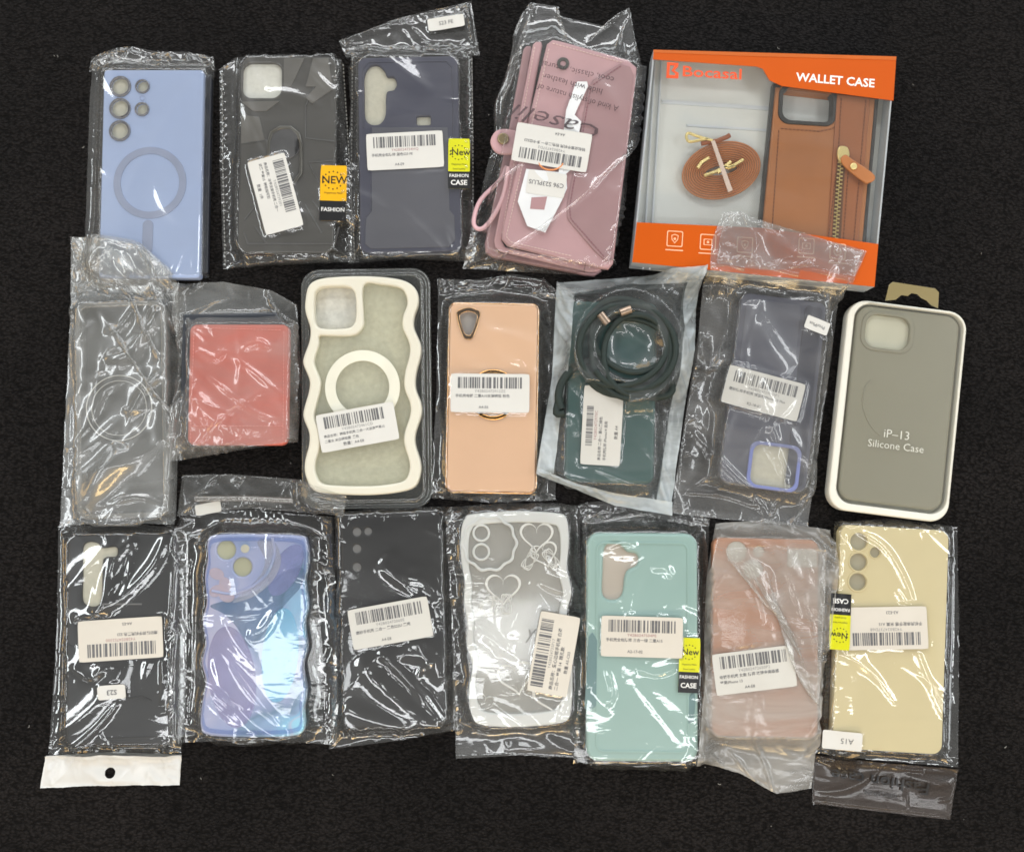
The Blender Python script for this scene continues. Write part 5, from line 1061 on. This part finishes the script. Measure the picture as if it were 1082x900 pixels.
# ================================================================== 12 grey green silicone case in retail tray
it = Item('packaged_phone_case', 'grey green silicone phone case in a white tray with hanging tab', 'phone case', [(899.5, 315), (1024, 331), (1001.5, 553), (873, 537)], 0.0125)
W2, H2 = it.w / 2, it.h / 2; R2 = it.m(20, 440)
wt = plastic('white_retail_tray', srgb(226, 224, 212), 0.35, var=0.015)
gx0, gy1 = it.loc(909, 318); I_ = (-W2 + it.m(7.5, 440), -H2 + it.m(8, 440), W2 - it.m(3.2, 440), H2 - it.m(3, 440))
t = it.part('retail_tray', plate([rrect(-W2, -H2, W2, H2, R2, 10), rrect(*I_, R2 * .85, 10)], 0.0006, 0.0117, 0.0012), wt)
it.part('tray_floor', plate([rrect(-W2 + .002, -H2 + .002, W2 - .002, H2 - .002, R2 * .9, 8)], 0.0009, 0.003, 0), wt)
gg = plastic('grey_green_silicone', srgb(146, 143, 126), 0.5, var=0.015)
C_ = (I_[0] + it.m(3.2, 440), I_[1] + it.m(3, 440), I_[2] - it.m(3.2, 440), I_[3] - it.m(1.5, 440))
hl = rrect(*(lambda a, b: (a[0], b[1], b[0], a[1]))(it.loc(917.5, 330.5), it.loc(960.5, 371)), it.m(12, 350))
c = it.part('silicone_case', plate([rrect(*C_, R2 * .75, 10), ccw(hl)], 0.003, 0.0100, 0.002), gg)
it.part('camera_opening', plate([scale_loop(hl, 1.03)], 0.0062, 0.0074, 0), plastic('ivory_camera_insert', srgb(206, 204, 184), .6), parent=c)
it.part('camera_rim', plate([scale_loop(hl, 1.2), ccw(hl)], 0.0096, 0.0108, 0.0007), gg, parent=c)
gs = plastic('pale_case_lettering', srgb(214, 214, 204), .5)
a = it.loc(948, 459.5); b = it.loc(947, 471.5)
lt = text('iP–13', it.m(12.8, 460), -0.006); lt2 = text('Silicone Case', it.m(11.2, 470), -0.006)
it.part('case_lettering', xf(lt, a[0], a[1], 0.0118, 0), gs); it.part('case_lettering', xf(lt2, b[0], b[1], 0.0118, 0), gs)
lid = film('retail_lid_film', soft=0.3, haze=0.012, rough=0.06, gain=1.2, bump=0.02, bscale=20)
it.part('clear_lid', plate([rrect(*I_, R2 * .85, 10)], 0.0113, 0.0116, 0), lid)
it.part('ring_mark', tube([(*it.loc(x, y, .0102), .0101) for x, y in spline([(920, 402), (913, 412), (912, 430), (919, 448), (930, 460)], 4, False)], 0.0005), plastic('ring_mark_pale', srgb(155, 152, 136), .5), parent=c)
tabh = [(941, 300), (945, 297), (990, 304), (994, 308), (993, 325), (986, 322), (981, 317), (975, 314), (971, 310), (965, 309), (961, 312), (954, 311), (948, 316), (937, 317)]
it.part('hanging_tab', plate([ccw(it.locs(tabh, .012))], 0.0085, 0.0092, 0.0002), clear_plastic('gold_clear_tab', (0.48, 0.40, 0.20, 1), 0.5, 0.12, 1.8))
it.mark(rrect(-W2, -H2, W2, H2, R2, 10), 0.0125)

# ================================================================== bits of lint on the mat
rng = random.Random(77); mb = MB()
for k in range(46):
    x_, y_ = rng.uniform(-0.37, 0.37), rng.uniform(-0.31, 0.31)
    if hm_get(HM, np.array([x_]), np.array([y_]))[0] > 0.0002: continue
    a_ = rng.uniform(0, 6.28); l_ = rng.uniform(0.0004, 0.0022); q = [(x_ + l_ * t * math.cos(a_ + t * .8), y_ + l_ * t * math.sin(a_ + t * .8), 0.0006) for t in (0, .4, .7, 1)]
    mb.add(tube(q, rng.uniform(0.00012, 0.0003), False, 1))
o = mb.build('lint', plastic('grey_lint', (0.30, 0.29, 0.27, 1), 0.9), None); o['kind'] = 'stuff'; o['label'] = 'tiny pale specks of lint scattered on the black mat'
# ------------------------------------------------------------------ table mat, light, world
bmv = [(-3, -2.4, 0), (3, -2.4, 0), (3, 2.4, 0), (-3, 2.4, 0)]
me = bpy.data.meshes.new('table_mat'); me.from_pydata(bmv, [], [(0, 1, 2, 3)]); me.materials.append(mat_carpet()); me.update()
g = link('table_mat', me); g['kind'] = 'structure'; g['label'] = 'black finely woven mat under all the packages'

def lamp(name, loc, target, sx, sy, power, col):
    d = bpy.data.lights.new(name, 'AREA'); d.shape = 'RECTANGLE'; d.size = sx; d.size_y = sy; d.energy = power; d.color = col
    o = bpy.data.objects.new(name, d); COL.objects.link(o); o.location = loc
    o.rotation_euler = (Vector(target) - Vector(loc)).to_track_quat('-Z', 'Y').to_euler(); return o
LK = 0.73
lamp('ceiling_lamp', (-0.577, -0.47, 1.7), (-0.577, -0.47, 0), 0.24, 0.2, 1.2 * LK, (0.95, 0.98, 1.0))
lamp('ceiling_lamp', (0.0, -0.42, 1.7), (0, -0.42, 0), 0.22, 0.18, 1.2 * LK, (0.95, 0.98, 1.0))
lamp('ceiling_tube_lamp', (-1.5, 0.1, 1.7), (0, 0, 0), 1.5, 0.24, 18 * LK, (0.94, 0.98, 1.0))
lamp('ceiling_tube_lamp', (1.5, 0.2, 1.7), (0, 0, 0), 1.5, 0.24, 17 * LK, (0.95, 0.98, 1.0))
lamp('ceiling_tube_lamp', (0.0, 1.6, 1.7), (0, 0, 0), 1.9, 0.26, 21 * LK, (0.97, 0.98, 1.0))
lamp('ceiling_tube_lamp', (0.0, -0.88, 1.7), (0, -0.88, 0), 2.2, 0.17, 13 * LK, (0.96, 0.98, 1.0))  # added tube, placed to give broad highlights on the nearest row of bags
lamp('warm_lamp', (0.25, -1.50, 0.95), (0, 0, 0), 0.9, 0.18, 10 * LK, (1.0, 0.70, 0.32))
wd = bpy.data.worlds.new('World'); S.world = wd; wd.use_nodes = True
nt = wd.node_tree; bg = nt.nodes['Background']; bg.inputs[1].default_value = 1.0
# the room round the table: dim ceiling, paler walls with lit shelves and windows
tc = N(nt, 'ShaderNodeTexCoord'); sp = N(nt, 'ShaderNodeSeparateXYZ'); L(nt, tc.outputs['Generated'], sp.inputs[0])
cr = N(nt, 'ShaderNodeValToRGB'); L(nt, sp.outputs['Z'], cr.inputs[0]); e = cr.color_ramp.elements
e[0].position = 0.0; e[0].color = (0.20, 0.19, 0.17, 1); e[1].position = 1.0; e[1].color = (0.06, 0.059, 0.056, 1)
x = e.new(0.35); x.color = (0.34, 0.33, 0.30, 1); x = e.new(0.62); x.color = (0.16, 0.156, 0.145, 1)
nz = N(nt, 'ShaderNodeTexVoronoi', Scale=4.5); L(nt, tc.outputs['Generated'], nz.inputs['Vector'])
sc = N(nt, 'ShaderNodeSeparateColor'); L(nt, nz.outputs['Color'], sc.inputs[0])
th = N(nt, 'ShaderNodeMath', operation='GREATER_THAN'); th.inputs[1].default_value = 0.74; L(nt, sc.outputs[0], th.inputs[0])
band = N(nt, 'ShaderNodeMapRange'); band.inputs['From Min'].default_value = 0.72; band.inputs['From Max'].default_value = 0.55; L(nt, sp.outputs['Z'], band.inputs['Value'])
mu = N(nt, 'ShaderNodeMath', operation='MULTIPLY'); L(nt, th.outputs[0], mu.inputs[0]); L(nt, band.outputs[0], mu.inputs[1])
wc = N(nt, 'ShaderNodeMix', data_type='RGBA'); wc.inputs[6].default_value = (4.2, 4.4, 4.5, 1); wc.inputs[7].default_value = (3.8, 2.5, 1.1, 1)
t2 = N(nt, 'ShaderNodeMath', operation='GREATER_THAN'); t2.inputs[1].default_value = 0.72; L(nt, sc.outputs[1], t2.inputs[0]); L(nt, t2.outputs[0], wc.inputs[0])
mx = N(nt, 'ShaderNodeMix', data_type='RGBA'); L(nt, mu.outputs[0], mx.inputs[0]); L(nt, cr.outputs[0], mx.inputs[6]); L(nt, wc.outputs[2], mx.inputs[7])
L(nt, mx.outputs[2], bg.inputs[0])
S.view_settings.view_transform = 'Standard'; S.view_settings.look = 'None'; S.view_settings.exposure = 0; S.view_settings.gamma = 1
S.render.engine = 'CYCLES'
S.cycles.max_bounces = 10; S.cycles.transparent_max_bounces = 32; S.cycles.caustics_reflective = False; S.cycles.caustics_refractive = False
S.cycles.filter_width = 1.65; S.cycles.use_denoising = True; S.cycles.sample_clamp_indirect = 4.0
S.render.film_transparent = False
